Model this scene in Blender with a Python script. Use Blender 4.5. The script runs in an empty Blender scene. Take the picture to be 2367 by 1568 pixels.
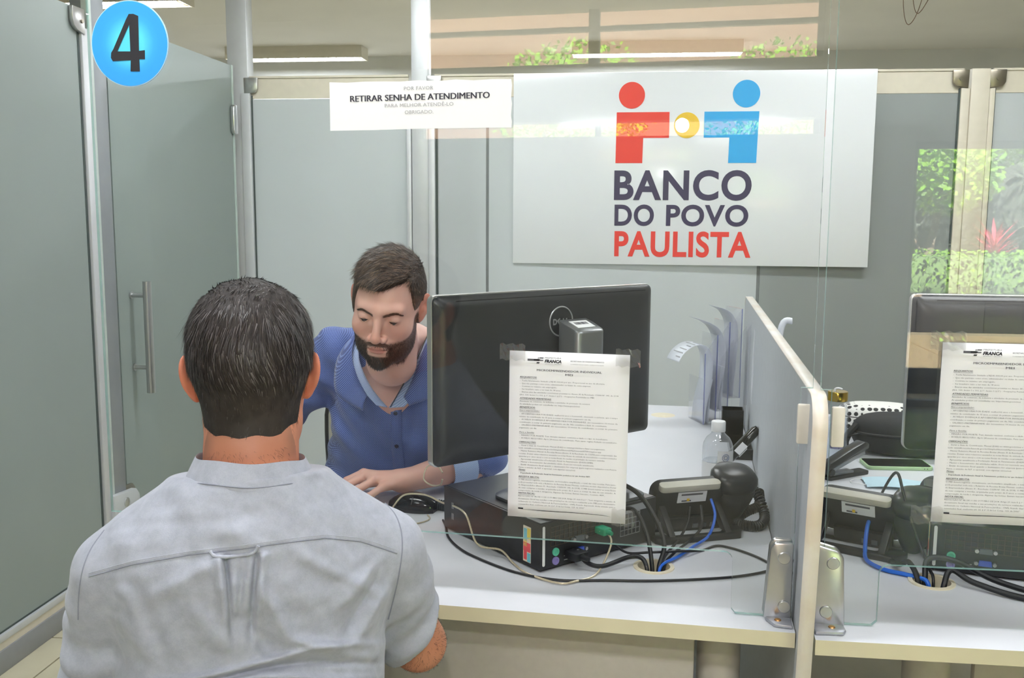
import bpy, bmesh, math, random
import numpy as np
from mathutils import Vector, Matrix
random.seed(7)
rng = np.random.default_rng(7)
S = bpy.context.scene
COL = S.collection
PI = math.pi

# ---------------------------------------------------------------- camera
CAM_H, F_PX = 1.43, 2230.0
_p, _y, _r = math.radians(7.5), math.radians(6.6), math.radians(0.3)
FW = Vector((-math.sin(_y)*math.cos(_p), math.cos(_y)*math.cos(_p), -math.sin(_p)))
_rt = Vector((math.cos(_y), math.sin(_y), 0)); _up = _rt.cross(FW)
RT = _rt*math.cos(_r)+_up*math.sin(_r); UP = -_rt*math.sin(_r)+_up*math.cos(_r)
cd = bpy.data.cameras.new('camera'); cam = bpy.data.objects.new('camera', cd); COL.objects.link(cam)
cd.sensor_width = 36; cd.lens = F_PX/2367*36; cd.clip_start = 0.05; cd.clip_end = 200
cam.matrix_world = Matrix(((RT.x, UP.x, -FW.x, 0), (RT.y, UP.y, -FW.y, 0), (RT.z, UP.z, -FW.z, CAM_H), (0, 0, 0, 1)))
S.camera = cam

# ---------------------------------------------------------------- world, sun, exposure
w = bpy.data.worlds.new('world'); S.world = w; w.use_nodes = True
_nt = w.node_tree; _bg = _nt.nodes['Background']
_sky = _nt.nodes.new('ShaderNodeTexSky'); _sky.sky_type = 'NISHITA'; _sky.sun_disc = False
_sky.sun_elevation = math.radians(58); _sky.sun_rotation = math.radians(20)
_nt.links.new(_sky.outputs[0], _bg.inputs[0]); _bg.inputs[1].default_value = 1.6
sd = bpy.data.lights.new('sun', 'SUN'); sd.energy = 600; sd.angle = math.radians(0.6); sd.color = (1, .96, .90)
so = bpy.data.objects.new('sun', sd); COL.objects.link(so)
so.rotation_euler = Vector((-0.25, -0.55, -0.95)).to_track_quat('-Z', 'Y').to_euler()
S.view_settings.view_transform = 'Standard'; S.view_settings.look = 'None'
S.view_settings.exposure = 0.0; S.view_settings.gamma = 1.0; S.view_settings.use_curve_mapping = False
try:
    S.cycles.max_bounces = 10; S.cycles.transparent_max_bounces = 24; S.cycles.glossy_bounces = 4
    S.cycles.sample_clamp_indirect = 6.0; S.cycles.caustics_reflective = False; S.cycles.caustics_refractive = False
except Exception:
    pass

def area_light(name, loc, size, energy, color=(1, 1, 1), rot=(0, 0, 0), shape='RECTANGLE', parent=None):
    l = bpy.data.lights.new(name, 'AREA'); l.shape = shape; l.size = size[0]
    if shape == 'RECTANGLE': l.size_y = size[1]
    l.energy = energy; l.color = color
    o = bpy.data.objects.new(name, l); COL.objects.link(o); o.location = loc; o.rotation_euler = rot
    if parent: o.parent = parent
    return o
# the photographer's flash, on a bracket above the lens
_fp = Vector((0, 0, CAM_H)) + UP*0.285 - RT*0.028 - FW*0.02
area_light('camera_flash', _fp, (0.045,), 5.0, (1, .98, .97), FW.to_track_quat('-Z', 'Y').to_euler(), 'DISK')

# ---------------------------------------------------------------- materials
def sl(c): c /= 255.0; return c/12.92 if c <= .04045 else ((c+.055)/1.055)**2.4
def rgb(r, g, b): return (sl(r), sl(g), sl(b), 1)
MATS = {}
class NT:
    def __init__(s, name):
        s.m = bpy.data.materials.new(name); s.m.use_nodes = True; s.t = s.m.node_tree
        s.b = s.t.nodes['Principled BSDF']; s.out = s.t.nodes['Material Output']; MATS[name] = s.m
    def n(s, typ, **kw):
        nd = s.t.nodes.new(typ)
        for k, v in kw.items():
            if k.startswith('i_'):
                key = k[2:]; key = int(key) if key.isdigit() else key
                nd.inputs[key].default_value = v
            else: setattr(nd, k, v)
        return nd
    def l(s, a, b): s.t.links.new(a, b)
    def coord(s, kind='Object', scale=(1, 1, 1), rot=(0, 0, 0)):
        tc = s.n('ShaderNodeTexCoord'); mp = s.n('ShaderNodeMapping'); mp.inputs['Scale'].default_value = scale
        mp.inputs['Rotation'].default_value = rot
        s.l(tc.outputs[kind], mp.inputs[0]); return mp.outputs[0]
    def noise(s, vec, scale, detail=4, rough=.5):
        nz = s.n('ShaderNodeTexNoise'); nz.inputs['Scale'].default_value = scale; nz.inputs['Detail'].default_value = detail
        nz.inputs['Roughness'].default_value = rough; s.l(vec, nz.inputs['Vector']); return nz.outputs['Fac']
    def ramp(s, fac, stops):
        r = s.n('ShaderNodeValToRGB'); e = r.color_ramp.elements
        while len(e) < len(stops): e.new(.5)
        for el, (p, c) in zip(e, stops): el.position = p; el.color = c
        s.l(fac, r.inputs[0]); return r.outputs[0]
    def bump(s, h, strength, dist=.002):
        b = s.n('ShaderNodeBump'); b.inputs['Strength'].default_value = strength; b.inputs['Distance'].default_value = dist
        s.l(h, b.inputs['Height']); s.l(b.outputs[0], s.b.inputs['Normal'])
    def math(s, op, a, b=None, c=None):
        m = s.n('ShaderNodeMath', operation=op)
        for i, v in enumerate((a, b, c)):
            if v is None: continue
            if isinstance(v, (int, float)): m.inputs[i].default_value = v
            else: s.l(v, m.inputs[i])
        return m.outputs[0]
    def mix(s, fac, a, b):
        m = s.n('ShaderNodeMix', data_type='RGBA')
        for k, v in (('Factor', fac), ('A', a), ('B', b)):
            sock = [i for i in m.inputs if i.name == k and (i.type == 'RGBA' if k != 'Factor' else i.type == 'VALUE')][0]
            if isinstance(v, (int, float, tuple)): sock.default_value = v
            else: s.l(v, sock)
        return [o for o in m.outputs if o.type == 'RGBA'][0]

def mat(name, c, rough=.5, metal=0., spec=.5, var=.06, scale=30, bump=0, bscale=200, coat=0, kind='Object', sheen=0):
    """principled material with a slight procedural colour variation"""
    if name in MATS: return MATS[name]
    k = NT(name); b = k.b
    b.inputs['Roughness'].default_value = rough; b.inputs['Metallic'].default_value = metal
    b.inputs['Specular IOR Level'].default_value = spec; b.inputs['Coat Weight'].default_value = coat
    if sheen: b.inputs['Sheen Weight'].default_value = sheen
    v = k.coord(kind)
    f = k.noise(v, scale)
    lo = tuple(max(0, x*(1-var)) for x in c[:3])+(1,); hi = tuple(min(1, x*(1+var)) for x in c[:3])+(1,)
    k.l(k.ramp(f, [(.3, lo), (.7, hi)]), b.inputs['Base Color'])
    if bump: k.bump(k.noise(v, bscale, 3), bump)
    return k.m

def clear_mat(name, tint=(1, 1, 1, 1), refl=1.0, haze=None, base=.04, rough=0.0):
    """thin clear sheet: mirror reflection by facing angle over a see-through body"""
    k = NT(name); k.t.nodes.remove(k.b)
    lw = k.n('ShaderNodeLayerWeight'); lw.inputs['Blend'].default_value = .5
    p5 = k.math('POWER', lw.outputs['Facing'], 5.0)
    f = k.math('MULTIPLY', k.math('ADD', k.math('MULTIPLY', p5, 1-base), base), refl)
    tr = k.n('ShaderNodeBsdfTransparent'); tr.inputs[0].default_value = tint
    gl = k.n('ShaderNodeBsdfGlossy'); gl.inputs['Roughness'].default_value = rough
    body = tr.outputs[0]
    if haze:
        df = k.n('ShaderNodeBsdfDiffuse'); df.inputs[0].default_value = haze[0]
        mh = k.n('ShaderNodeMixShader'); mh.inputs[0].default_value = haze[1]
        k.l(body, mh.inputs[1]); k.l(df.outputs[0], mh.inputs[2]); body = mh.outputs[0]
    mx = k.n('ShaderNodeMixShader'); k.l(f, mx.inputs[0]); k.l(body, mx.inputs[1]); k.l(gl.outputs[0], mx.inputs[2])
    k.l(mx.outputs[0], k.out.inputs[0]); return k.m

def emit_mat(name, c, s):
    k = NT(name); k.b.inputs['Base Color'].default_value = c
    k.b.inputs['Emission Color'].default_value = c; k.b.inputs['Emission Strength'].default_value = s; return k.m

# ---------------------------------------------------------------- mesh builder
class MB:
    def __init__(s): s.v = []; s.f = []; s.m = []; s.cur = 0
    def _add(s, vs, fs):
        o = len(s.v); s.v += [tuple(x) for x in vs]; s.f += [tuple(i+o for i in f) for f in fs]; s.m += [s.cur]*len(fs); return s
    def box(s, x0, x1, y0, y1, z0, z1, M=None):
        vs = [Vector((x, y, z)) for z in (z0, z1) for y in (y0, y1) for x in (x0, x1)]
        if M: vs = [M @ q for q in vs]
        return s._add(vs, [(0, 2, 3, 1), (4, 5, 7, 6), (0, 1, 5, 4), (2, 6, 7, 3), (0, 4, 6, 2), (1, 3, 7, 5)])
    def prism(s, poly, h0, h1, M=None, caps=True):
        """poly in local xy, extruded h0..h1 along local z"""
        n = len(poly); vs = [Vector((x, y, h0)) for x, y in poly]+[Vector((x, y, h1)) for x, y in poly]
        if M: vs = [M @ q for q in vs]
        fs = [(i, (i+1) % n, n+(i+1) % n, n+i) for i in range(n)]
        if caps: fs += [tuple(range(n-1, -1, -1)), tuple(range(n, 2*n))]
        return s._add(vs, fs)
    def flat(s, poly, M=None, z=0):
        vs = [Vector((x, y, z)) for x, y in poly]
        if M: vs = [M @ q for q in vs]
        return s._add(vs, [tuple(range(len(poly)))])
    def tube(s, pts, r, n=8, closed=False, flatten=None):
        pts = [Vector(p) for p in pts]; N = len(pts); rs = r if isinstance(r, (list, tuple)) else [r]*N
        t = [(pts[(i+1) % N if closed else min(i+1, N-1)]-pts[(i-1) % N if closed else max(i-1, 0)]).normalized() for i in range(N)]
        a = Vector((0, 0, 1)) if abs(t[0].z) < .9 else Vector((1, 0, 0))
        nrm = (a-t[0]*a.dot(t[0])).normalized(); vs = []
        for i in range(N):
            nrm = (nrm-t[i]*nrm.dot(t[i])).normalized(); b = t[i].cross(nrm)
            for k in range(n):
                an = 2*PI*k/n; vs.append(pts[i]+(nrm*math.cos(an)+b*math.sin(an))*rs[i])
        fs = []
        for i in range(N if closed else N-1):
            j = (i+1) % N
            for k in range(n): fs.append((i*n+k, i*n+(k+1) % n, j*n+(k+1) % n, j*n+k))
        if not closed: fs += [tuple(range(n-1, -1, -1)), tuple((N-1)*n+k for k in range(n))]
        return s._add(vs, fs)
    def cyl(s, p0, p1, r, n=20, r1=None): return s.tube([p0, p1], [r, r if r1 is None else r1], n)
    def lathe(s, prof, n=32, M=None, cap=True):
        vs = []; fs = []
        for r, z in prof:
            for k in range(n):
                q = Vector((r*math.cos(2*PI*k/n), r*math.sin(2*PI*k/n), z)); vs.append(M @ q if M else q)
        for i in range(len(prof)-1):
            for k in range(n): fs.append((i*n+k, i*n+(k+1) % n, (i+1)*n+(k+1) % n, (i+1)*n+k))
        if cap and prof[0][0] > 1e-6: fs.append(tuple(range(n-1, -1, -1)))
        if cap and prof[-1][0] > 1e-6: fs.append(tuple((len(prof)-1)*n+k for k in range(n)))
        return s._add(vs, fs)
    def grid(s, P):
        """P[i][j] points"""
        a, b = len(P), len(P[0]); vs = [p for row in P for p in row]
        return s._add(vs, [(i*b+j, i*b+j+1, (i+1)*b+j+1, (i+1)*b+j) for i in range(a-1) for j in range(b-1)])
    def loft(s, rings, cap=True):
        a, b = len(rings), len(rings[0]); vs = [p for row in rings for p in row]
        fs = [(i*b+j, i*b+(j+1) % b, (i+1)*b+(j+1) % b, (i+1)*b+j) for i in range(a-1) for j in range(b)]
        if cap: fs += [tuple(range(b-1, -1, -1)), tuple((a-1)*b+j for j in range(b))]
        return s._add(vs, fs)
    def raw(s, vs, fs): return s._add(vs, fs)
    def build(s, name, mats, parent=None, bevel=0, seg=2, smooth=None, loc=None, rotz=0, solid=0, sub=0):
        me = bpy.data.meshes.new(name); me.from_pydata([tuple(v) for v in s.v], [], s.f)
        mats = mats if isinstance(mats, (list, tuple)) else [mats]
        for m_ in mats: me.materials.append(m_)
        me.polygons.foreach_set('material_index', s.m)
        bm = bmesh.new(); bm.from_mesh(me)
        bmesh.ops.remove_doubles(bm, verts=bm.verts, dist=1e-6)
        bmesh.ops.recalc_face_normals(bm, faces=bm.faces)
        if bevel:
            es = [e for e in bm.edges if len(e.link_faces) == 2 and e.calc_face_angle(0) > .6]
            bmesh.ops.bevel(bm, geom=es, offset=bevel, segments=seg, profile=.5, affect='EDGES', clamp_overlap=True)
        bm.to_mesh(me); bm.free()
        if smooth is None: smooth = bool(bevel)
        o = bpy.data.objects.new(name, me); COL.objects.link(o)
        if smooth:
            me.polygons.foreach_set('use_smooth', [True]*len(me.polygons))
            try: me.set_sharp_from_angle(angle=math.radians(38))
            except Exception: pass
        if solid:
            md = o.modifiers.new('solid', 'SOLIDIFY'); md.thickness = solid; md.offset = 0
        if sub:
            md = o.modifiers.new('sub', 'SUBSURF'); md.levels = sub; md.render_levels = sub
        if parent: o.parent = parent
        if loc is not None: o.location = loc
        if rotz: o.rotation_euler = (0, 0, rotz)
        return o

def tag(o, label=None, cat=None, group=None, kind=None):
    if label: o['label'] = label
    if cat: o['category'] = cat
    if group: o['group'] = group
    if kind: o['kind'] = kind
    return o
def thing(name, label, cat, loc=(0, 0, 0), rotz=0, group=None, kind=None):
    o = bpy.data.objects.new(name, None); COL.objects.link(o); o.location = loc; o.rotation_euler = (0, 0, rotz)
    o.empty_display_size = .05
    return tag(o, label, cat, group, kind)
def copy_tree(o, parent=None):
    c = o.copy(); COL.objects.link(c); c.parent = parent
    for ch in list(o.children): copy_tree(ch, c)
    return c
def T(x=0, y=0, z=0): return Matrix.Translation((x, y, z))
def RX(a): return Matrix.Rotation(a, 4, 'X')
def RY(a): return Matrix.Rotation(a, 4, 'Y')
def RZ(a): return Matrix.Rotation(a, 4, 'Z')
def rrect(w, h, r, n=5, cx=0, cy=0):
    out = []
    for sx, sy, a0 in ((1, -1, -PI/2), (1, 1, 0), (-1, 1, PI/2), (-1, -1, PI)):
        for k in range(n+1):
            a = a0+PI/2*k/n; out.append((cx+sx*(w/2-r)+r*math.cos(a), cy+sy*(h/2-r)+r*math.sin(a)))
    return out
def circ(r, n=24, cx=0, cy=0): return [(cx+r*math.cos(2*PI*k/n), cy+r*math.sin(2*PI*k/n)) for k in range(n)]
def spline(pts, n=8, closed=False):
    P = [Vector(p) for p in pts]; N = len(P); out = []
    for i in range(N if closed else N-1):
        g = (lambda k: P[k % N]) if closed else (lambda k: P[max(0, min(N-1, k))])
        p0, p1, p2, p3 = g(i-1), g(i), g(i+1), g(i+2)
        for k in range(n):
            t = k/n; out.append(.5*((2*p1)+(p2-p0)*t+(2*p0-5*p1+4*p2-p3)*t*t+(3*p1-p0-3*p2+p3)*t**3))
    if not closed: out.append(P[-1].copy())
    return out

# flat lettering: returns (verts2d, faces) fitted to a box
def lettering(s, x0, y0, w=None, h=None, bold=0.0, shear=0.0, res=2, align='L', space=1.0):
    c = bpy.data.curves.new('t', 'FONT'); c.body = s; c.size = 1; c.offset = bold; c.shear = shear
    c.resolution_u = res; c.space_character = space; c.fill_mode = 'FRONT'
    o = bpy.data.objects.new('t', c); COL.objects.link(o)
    bpy.context.view_layer.update()
    me = bpy.data.meshes.new_from_object(o.evaluated_get(bpy.context.evaluated_depsgraph_get()))
    vs = np.empty(len(me.vertices)*3); me.vertices.foreach_get('co', vs); vs = vs.reshape(-1, 3)[:, :2].copy()
    fs = [tuple(p.vertices) for p in me.polygons]
    bpy.data.objects.remove(o); bpy.data.curves.remove(c); bpy.data.meshes.remove(me)
    if len(vs) == 0: return [], []
    mn = vs.min(0); mx = vs.max(0)
    sy = h/0.73 if h else None
    sx = w/(mx[0]-mn[0]) if w else sy
    if sy is None: sy = sx
    ww = (mx[0]-mn[0])*sx
    ox = x0 - (0 if align == 'L' else ww/2 if align == 'C' else ww)
    return [((x-mn[0])*sx+ox, y*sy+y0) for x, y in vs], fs
def add_text(mb, M, *a, z=0.0, **k):
    vs, fs = lettering(*a, **k); mb.raw([M @ Vector((x, y, z)) for x, y in vs], fs); return mb
XZ = Matrix(((1, 0, 0, 0), (0, 0, -1, 0), (0, 1, 0, 0), (0, 0, 0, 1)))  # local xy -> world x,z ; local z -> -y (towards the viewer)

# desk frame (the counter stands a few degrees off the room's axes)
DA = math.radians(3.7); P0 = Vector((.295, 1.566, 0)); DU = Vector((math.cos(DA), -math.sin(DA), 0)); DV = Vector((math.sin(DA), math.cos(DA), 0))
ZT = .74
def D(u, v, z=ZT): return P0+DU*u+DV*v+Vector((0, 0, z))
# ================================================================ the room
def frosted(name, c, transl=.5, rough=.35):
    k = NT(name); b = k.b; b.inputs['Roughness'].default_value = rough; b.inputs['Specular IOR Level'].default_value = .35
    v = k.coord('Object'); f = k.noise(v, 3.0, 2)
    col = k.ramp(f, [(.3, tuple(x*.97 for x in c[:3])+(1,)), (.7, c)])
    k.l(col, b.inputs['Base Color'])
    tl = k.n('ShaderNodeBsdfTranslucent'); k.l(col, tl.inputs[0])
    mx = k.n('ShaderNodeMixShader'); mx.inputs[0].default_value = transl
    k.l(b.outputs[0], mx.inputs[1]); k.l(tl.outputs[0], mx.inputs[2]); k.l(mx.outputs[0], k.out.inputs[0]); return k.m
m_frost = frosted('frosted_glass', rgb(222, 227, 229), .34)
m_frost_l = frosted('frosted_green_glass', rgb(176, 187, 184), .36, .28)
m_alu = mat('white_aluminium', rgb(205, 207, 210), .38, .25, var=.02)
m_alu_d = mat('grey_aluminium', rgb(150, 153, 158), .42, .35, var=.02)
m_beige = mat('cream_profile', rgb(222, 214, 196), .5, var=.03)
m_steel = mat('satin_steel', rgb(196, 196, 196), .28, .9, var=.03)
m_steel_d = mat('dull_nickel', rgb(150, 142, 128), .3, .9, var=.08)
m_rubber = mat('dark_seal', rgb(66, 76, 74), .6)
m_wall = mat('painted_wall', rgb(214, 214, 212), .8, var=.03, scale=3, bump=.05)
m_ceil = mat('painted_ceiling', rgb(214, 211, 206), .85, var=.03, scale=2)
m_tile = mat('floor_tile', rgb(196, 190, 164), .3, var=.05, scale=9)
m_grout = mat('brown_grout', rgb(112, 84, 50), .9)
m_tube = emit_mat('lit_tube', (.97, .98, 1, 1), 26)
m_lampw = mat('lamp_housing', rgb(214, 208, 194), .5, var=.02)
m_frame = mat('window_frame', rgb(92, 96, 104), .5, var=.03)

# floor: base slab with the tiles near the counter laid one by one
fl = MB().box(-7, 6, -4.2, 9.7, -.12, -.006).build('floor', m_grout); tag(fl, kind='structure')
TS = .452
_tm = MB().prism(rrect(TS-.006, TS-.006, .003, 2), -.006, 0).build('tile', m_tile, fl)
_x0, _y0 = -1.9+.12, 2.893
_first = True
for i in range(-2, 9):
    for j in range(-5, 6):
        o = _tm if _first else _tm.copy()
        if not _first: COL.objects.link(o)
        o.parent = fl; o.location = (_x0+(i+.5)*TS, _y0+(j+.5)*TS, 0); _first = False
_xa, _xb, _ya, _yb = _x0-2*TS, _x0+9*TS, _y0-5*TS, _y0+6*TS
rest = MB()
for (a, b, c, d) in ((-7, _xa, -4.2, 9.7), (_xb, 6, -4.2, 9.7), (_xa, _xb, -4.2, _ya), (_xa, _xb, _yb, 9.7)):
    rest.box(a, b, c, d, -.006, 0)
rest.build('floor_tiling', m_tile, fl)
CZ = 2.95
tag(MB().box(-7, 6, -4.3, 9.7, CZ, CZ+.2).build('ceiling', m_ceil), kind='structure')
tag(MB().box(-7, 6, 9.6, 9.8, 0, CZ).build('wall_far', m_wall), kind='structure')
tag(MB().box(5.9, 6.1, -4.3, 9.7, 0, CZ).build('wall_right', m_wall), kind='structure')
tag(MB().box(-7.1, -6.9, -4.3, 9.7, 0, CZ).build('wall_outer', m_wall), kind='structure')

# --- partition on the left: fixed frosted pane, post, glass door
WX = -1.90
wl = thing('wall_left', None, None, (0, 0, 0), kind='structure')
MB().box(WX-.012, WX, .2, 3.262, .112, 2.125).build('frosted_pane', m_frost_l, wl)
MB().box(WX-.045, WX+.012, .2, 3.36, 0, .073).build('bottom_rail', m_alu_d, wl, bevel=.002)
MB().box(WX-.03, WX+.006, .2, 3.30, .073, .100).build('glazing_bead', m_beige, wl)
MB().box(WX-.03, WX+.012, .2, 3.285, .100, .122).build('glazing_profile', m_alu, wl, bevel=.002)
MB().box(WX-.006, WX+.0012, .2, 3.262, .122, .128).build('seal', m_rubber, wl)
MB().box(WX-.006, WX+.0012, 3.252, 3.264, .12, 2.05).build('seal', m_rubber, wl)
MB().box(WX-.02, WX+.012, 3.266, 3.322, .10, 2.06).build('glazing_profile', m_alu, wl, bevel=.003)
MB().box(WX-.02, WX+.004, 3.322, 3.345, .10, CZ).build('glazing_bead', mat('pale_bead', rgb(196, 206, 200), .4), wl)
MB().box(WX-.076, WX+.004, 3.345, 3.43, 0, CZ).build('post', m_alu_d, wl, bevel=.003)
cl = MB().prism([(-.062, .075), (.012, .075), (.012, -.012), (-.035, -.002), (-.055, .012), (-.062, .03)], 0, .016, T(WX, 3.27, 2.047) @ RZ(PI/2) @ RX(PI/2)).build('clamp', m_steel, wl, bevel=.002)
MB().cyl((WX+.015, 3.262, 2.078), (WX+.0205, 3.262, 2.078), .007, 14).build('screw', m_steel_d, cl)
lk = MB().prism([(0, -.10), (.19, -.10), (.19, .055), (.165, .085), (.0, .10)], 0, .026, T(WX+.002, 3.30, .27) @ RZ(PI/2) @ RX(PI/2)).build('pivot_fitting', m_alu, wl, bevel=.006)
MB().prism([(.03, -.10), (.225, -.10), (.225, .05), (.195, .085), (.03, .1)], -.03, -.004, T(WX+.002, 3.30, .28) @ RZ(PI/2) @ RX(PI/2)).build('backplate', m_steel_d, lk, bevel=.005)
MB().cyl((WX+.026, 3.385, .322), (WX+.0315, 3.385, .322), .018, 20).build('screw', m_steel, lk, bevel=.001)

dr = thing('door_1', None, None, (WX, 4.62, 0), kind='structure')
MB().box(-.022, -.012, -1.155, .012, .012, 2.128).build('frosted_pane', m_frost_l, dr)
MB().box(-.0245, -.0095, -.006, .014, .012, 2.13).build('edge_seal', mat('pale_seal', rgb(190, 205, 198), .3), dr)
hb = MB().cyl((.055, -1.057, .715), (.055, -1.057, 1.155), .0165, 24).build('handle', m_steel, dr, smooth=True)
for zz in (1.10, .815):
    MB().cyl((-.012, -1.057, zz), (.055, -1.057, zz), .0085, 16).build('standoff', m_steel, hb, smooth=True)
    MB().cyl((-.0125, -1.057, zz), (-.007, -1.057, zz), .0145, 18).build('rosette', m_steel, hb, smooth=True)
for zz in (1.80, .25):
    MB().prism(rrect(.052, .14, .018), -.0095, .011, T(0, -.012, zz+.07) @ RZ(PI/2) @ RX(PI/2)).build('hinge', mat('chrome', rgb(215, 215, 215), .12, 1), dr, bevel=.004)

# --- partition across the back
wb = thing('wall_back', None, None, (0, 4.75, 0), kind='structure')
MB().box(WX-.068, WX+.036, -.045, .035, 0, CZ).build('post', m_alu, wb, bevel=.003)
MB().box(WX+.0, WX+.046, -.055, -.03, .1, 2.005).build('glazing_profile', m_alu, wb, bevel=.002)
MB().box(WX+.046, WX+.052, -.036, -.029, .1, 1.995).build('seal', m_rubber, wb)
XS = [(-1.86, -1.06), (-.93, -.678), (-.664, .63), (.645, 1.52), (1.65, 4.6)]
m_frost_shade = frosted('shaded_frosted_glass', rgb(186, 192, 192), .45)  # darker copy of the frosted glass: shade from behind put into the colour
for a, b in XS: MB().box(a, b, -.028, -.02, .02, 1.978).build('frosted_pane', m_frost_shade if a == .645 else m_frost, wb)
for a, b in ((-1.86, -1.06), (-.93, .63), (.645, 1.52), (1.65, 4.6)):
    MB().box(a, b, -.028, -.018, 1.981, 2.081).build('clear_strip', m_beige, wb)
    MB().box(a, b, -.034, -.016, 2.079, 2.089).build('top_edge', m_beige, wb)
    MB().box(a, b, -.045, .0, 0, .09).build('bottom_rail', m_alu_d, wb)
MB().box(-1.042, -.960, -.045, .035, 0, CZ).build('post', m_alu, wb, bevel=.003)
for a, b in ((-1.066, -1.044), (-.958, -.926)):
    MB().box(a, b, -.058, -.02, .05, 2.02).build('glazing_profile', m_alu, wb, bevel=.002)
MB().box(-.926, -.916, -.036, -.029, .05, 2.0).build('seal', m_rubber, wb)
MB().box(1.548, 1.630, -.05, .03, 0, 2.086).build('post', m_beige, wb, bevel=.003)
for a, b in ((1.508, 1.546), (1.632, 1.656)):
    MB().box(a, b, -.045, -.02, .05, 2.0).build('glazing_profile', m_beige, wb, bevel=.002)
for a, b in ((1.500, 1.508), (1.656, 1.661)):
    MB().box(a, b, -.036, -.029, .05, 2.0).build('seal', m_rubber, wb)
for a, b in ((-.678, -.664), (.63, .645)):
    MB().box(a, b, -.024, -.016, .02, 1.978).build('joint_strip', mat('joint_grey', rgb(118, 122, 124), .6), wb)
for cx, sg, mm in ((-1.85, 1, m_steel), (-.93, 1, m_steel), (1.503, -1, m_steel_d), (1.664, 1, m_steel_d)):
    q = [(-.036*sg, .076), (.036*sg, .076), (.034*sg, .02), (.022*sg, .004), (-.034*sg, -.006)]
    c_ = MB().prism(q, 0, .014, T(cx, -.036, 2.005) @ XZ).build('clamp', mm, wb, bevel=.003)
    MB().cyl((cx, -.05, 2.042), (cx, -.054, 2.042), .009, 14).build('screw', mm, c_)
# unseen column and cabinet, added to shade the frosted panes from behind
MB().box(-.93, -.70, .005, .06, 0, 1.97).build('shading_column', m_alu_d, wb)
cab = thing('shading_cabinet', 'unseen dark grey cabinet added to shade the frosted panel right of sign', 'cabinet', (1.08, 5.02, 0))
MB().box(-.42, .42, -.2, .2, .06, 1.9).build('body', mat('cabinet_grey', rgb(88, 90, 90), .6), cab, bevel=.004)
for a, b in ((-.415, -.004), (.004, .415)):
    d_ = MB().box(a, b, -.218, -.2, .07, 1.89).build('door', mat('cabinet_grey', rgb(88, 90, 90), .6), cab, bevel=.002)
    hx = b-.03 if a < 0 else a+.03
    MB().cyl((hx, -.235, .9), (hx, -.235, 1.05), .006, 10).build('handle', m_steel, d_)
MB().box(-.4, .4, -.18, .18, 0, .06).build('plinth', m_frame, cab)

# --- ceiling lamps
def lamp(x, y, rz, label, energy, L=1.3, group='fluorescent ceiling lamps'):
    t = thing('ceiling_lamp', label, 'lamp', (x, y, CZ-.10), rz, group)
    MB().box(-L/2, L/2, -.11, .11, .03, .10).box(-L/2, L/2, -.115, -.105, -.01, .04).box(-L/2, L/2, .105, .115, -.01, .04) \
        .box(-L/2-.006, -L/2, -.115, .115, -.012, .10).box(L/2, L/2+.006, -.115, .115, -.012, .10).build('housing', m_lampw, t)
    for yy in (-.05, .05): MB().cyl((-L/2+.03, yy, .012), (L/2-.03, yy, .012), .013, 12).build('tube', m_tube, t)
    lv = MB()
    n = int(L/.07)
    for k in range(n):
        xx = -L/2+.03+k*(L-.06)/(n-1)
        lv.prism([(-.1, -.006), (-.05, -.014), (0, -.006), (.05, -.014), (.1, -.006), (.1, .0), (-.1, .0)], -.0012, .0012, T(xx, 0, 0) @ RZ(PI/2) @ RX(PI/2))
    lv.build('louvre', m_lampw, t)
    area_light('lamp_light', (0, 0, -.02), (L, .2), energy, (.905, .95, 1.0), (0, 0, 0), parent=t)
    return t
lamp(-3.1, 9.05, 0, 'white fluorescent lamp seen above the partition left of the tall post', 48, 1.3)
lamp(.25, 9.05, 0, 'white fluorescent lamp seen above the white bank sign', 48, 1.5)
lamp(-3.68, 6.58, 0, 'bright fluorescent lamp behind the round blue number four sign', 48, 1.3)
for x, y in ((3.2, 6.3), (.2, 6.3)): lamp(x, y, 0, 'added fluorescent lamp on the far ceiling, '+('right' if x > 1 else 'middle')+' one hidden behind the partition', 34, 1.3, 'added lamps behind the back partition')  # both added out of view to brighten the far ceiling
for i, (x, y) in enumerate(((-1.0, 1.25), (1.3, 1.25), (-1.0, 3.55), (1.3, 3.55), (-1.0, -1.0), (1.3, -1.0))):
    lamp(x, y, 0, 'fluorescent ceiling lamp out of view '+('above the seated visitor', 'above the right counter', 'between the clerk and the glass door', 'in front of the bank sign', 'behind the camera on the left', 'behind the camera on the right')[i], 21, 1.3, 'lamps over the counter')

lw = thing('dangling_wire', 'thin loose wires dangling from the ceiling at upper right', 'wire', (1.58, 6.0, CZ))
for i_, (dx_, dz_) in enumerate(((0, -.16), (.05, -.10))):
    MB().tube(spline([(dx_*.5, 0, 0), (dx_-.01, 0, dz_*.6-.2), (dx_+.02, 0, dz_-.27), (dx_+.07, 0, dz_-.21), (dx_+.11, 0, -.2), (.12, 0, 0)], 6), .0022, 6).build('strand', mat('wire_brown', rgb(120, 90, 70), .6), lw, smooth=True)
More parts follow.
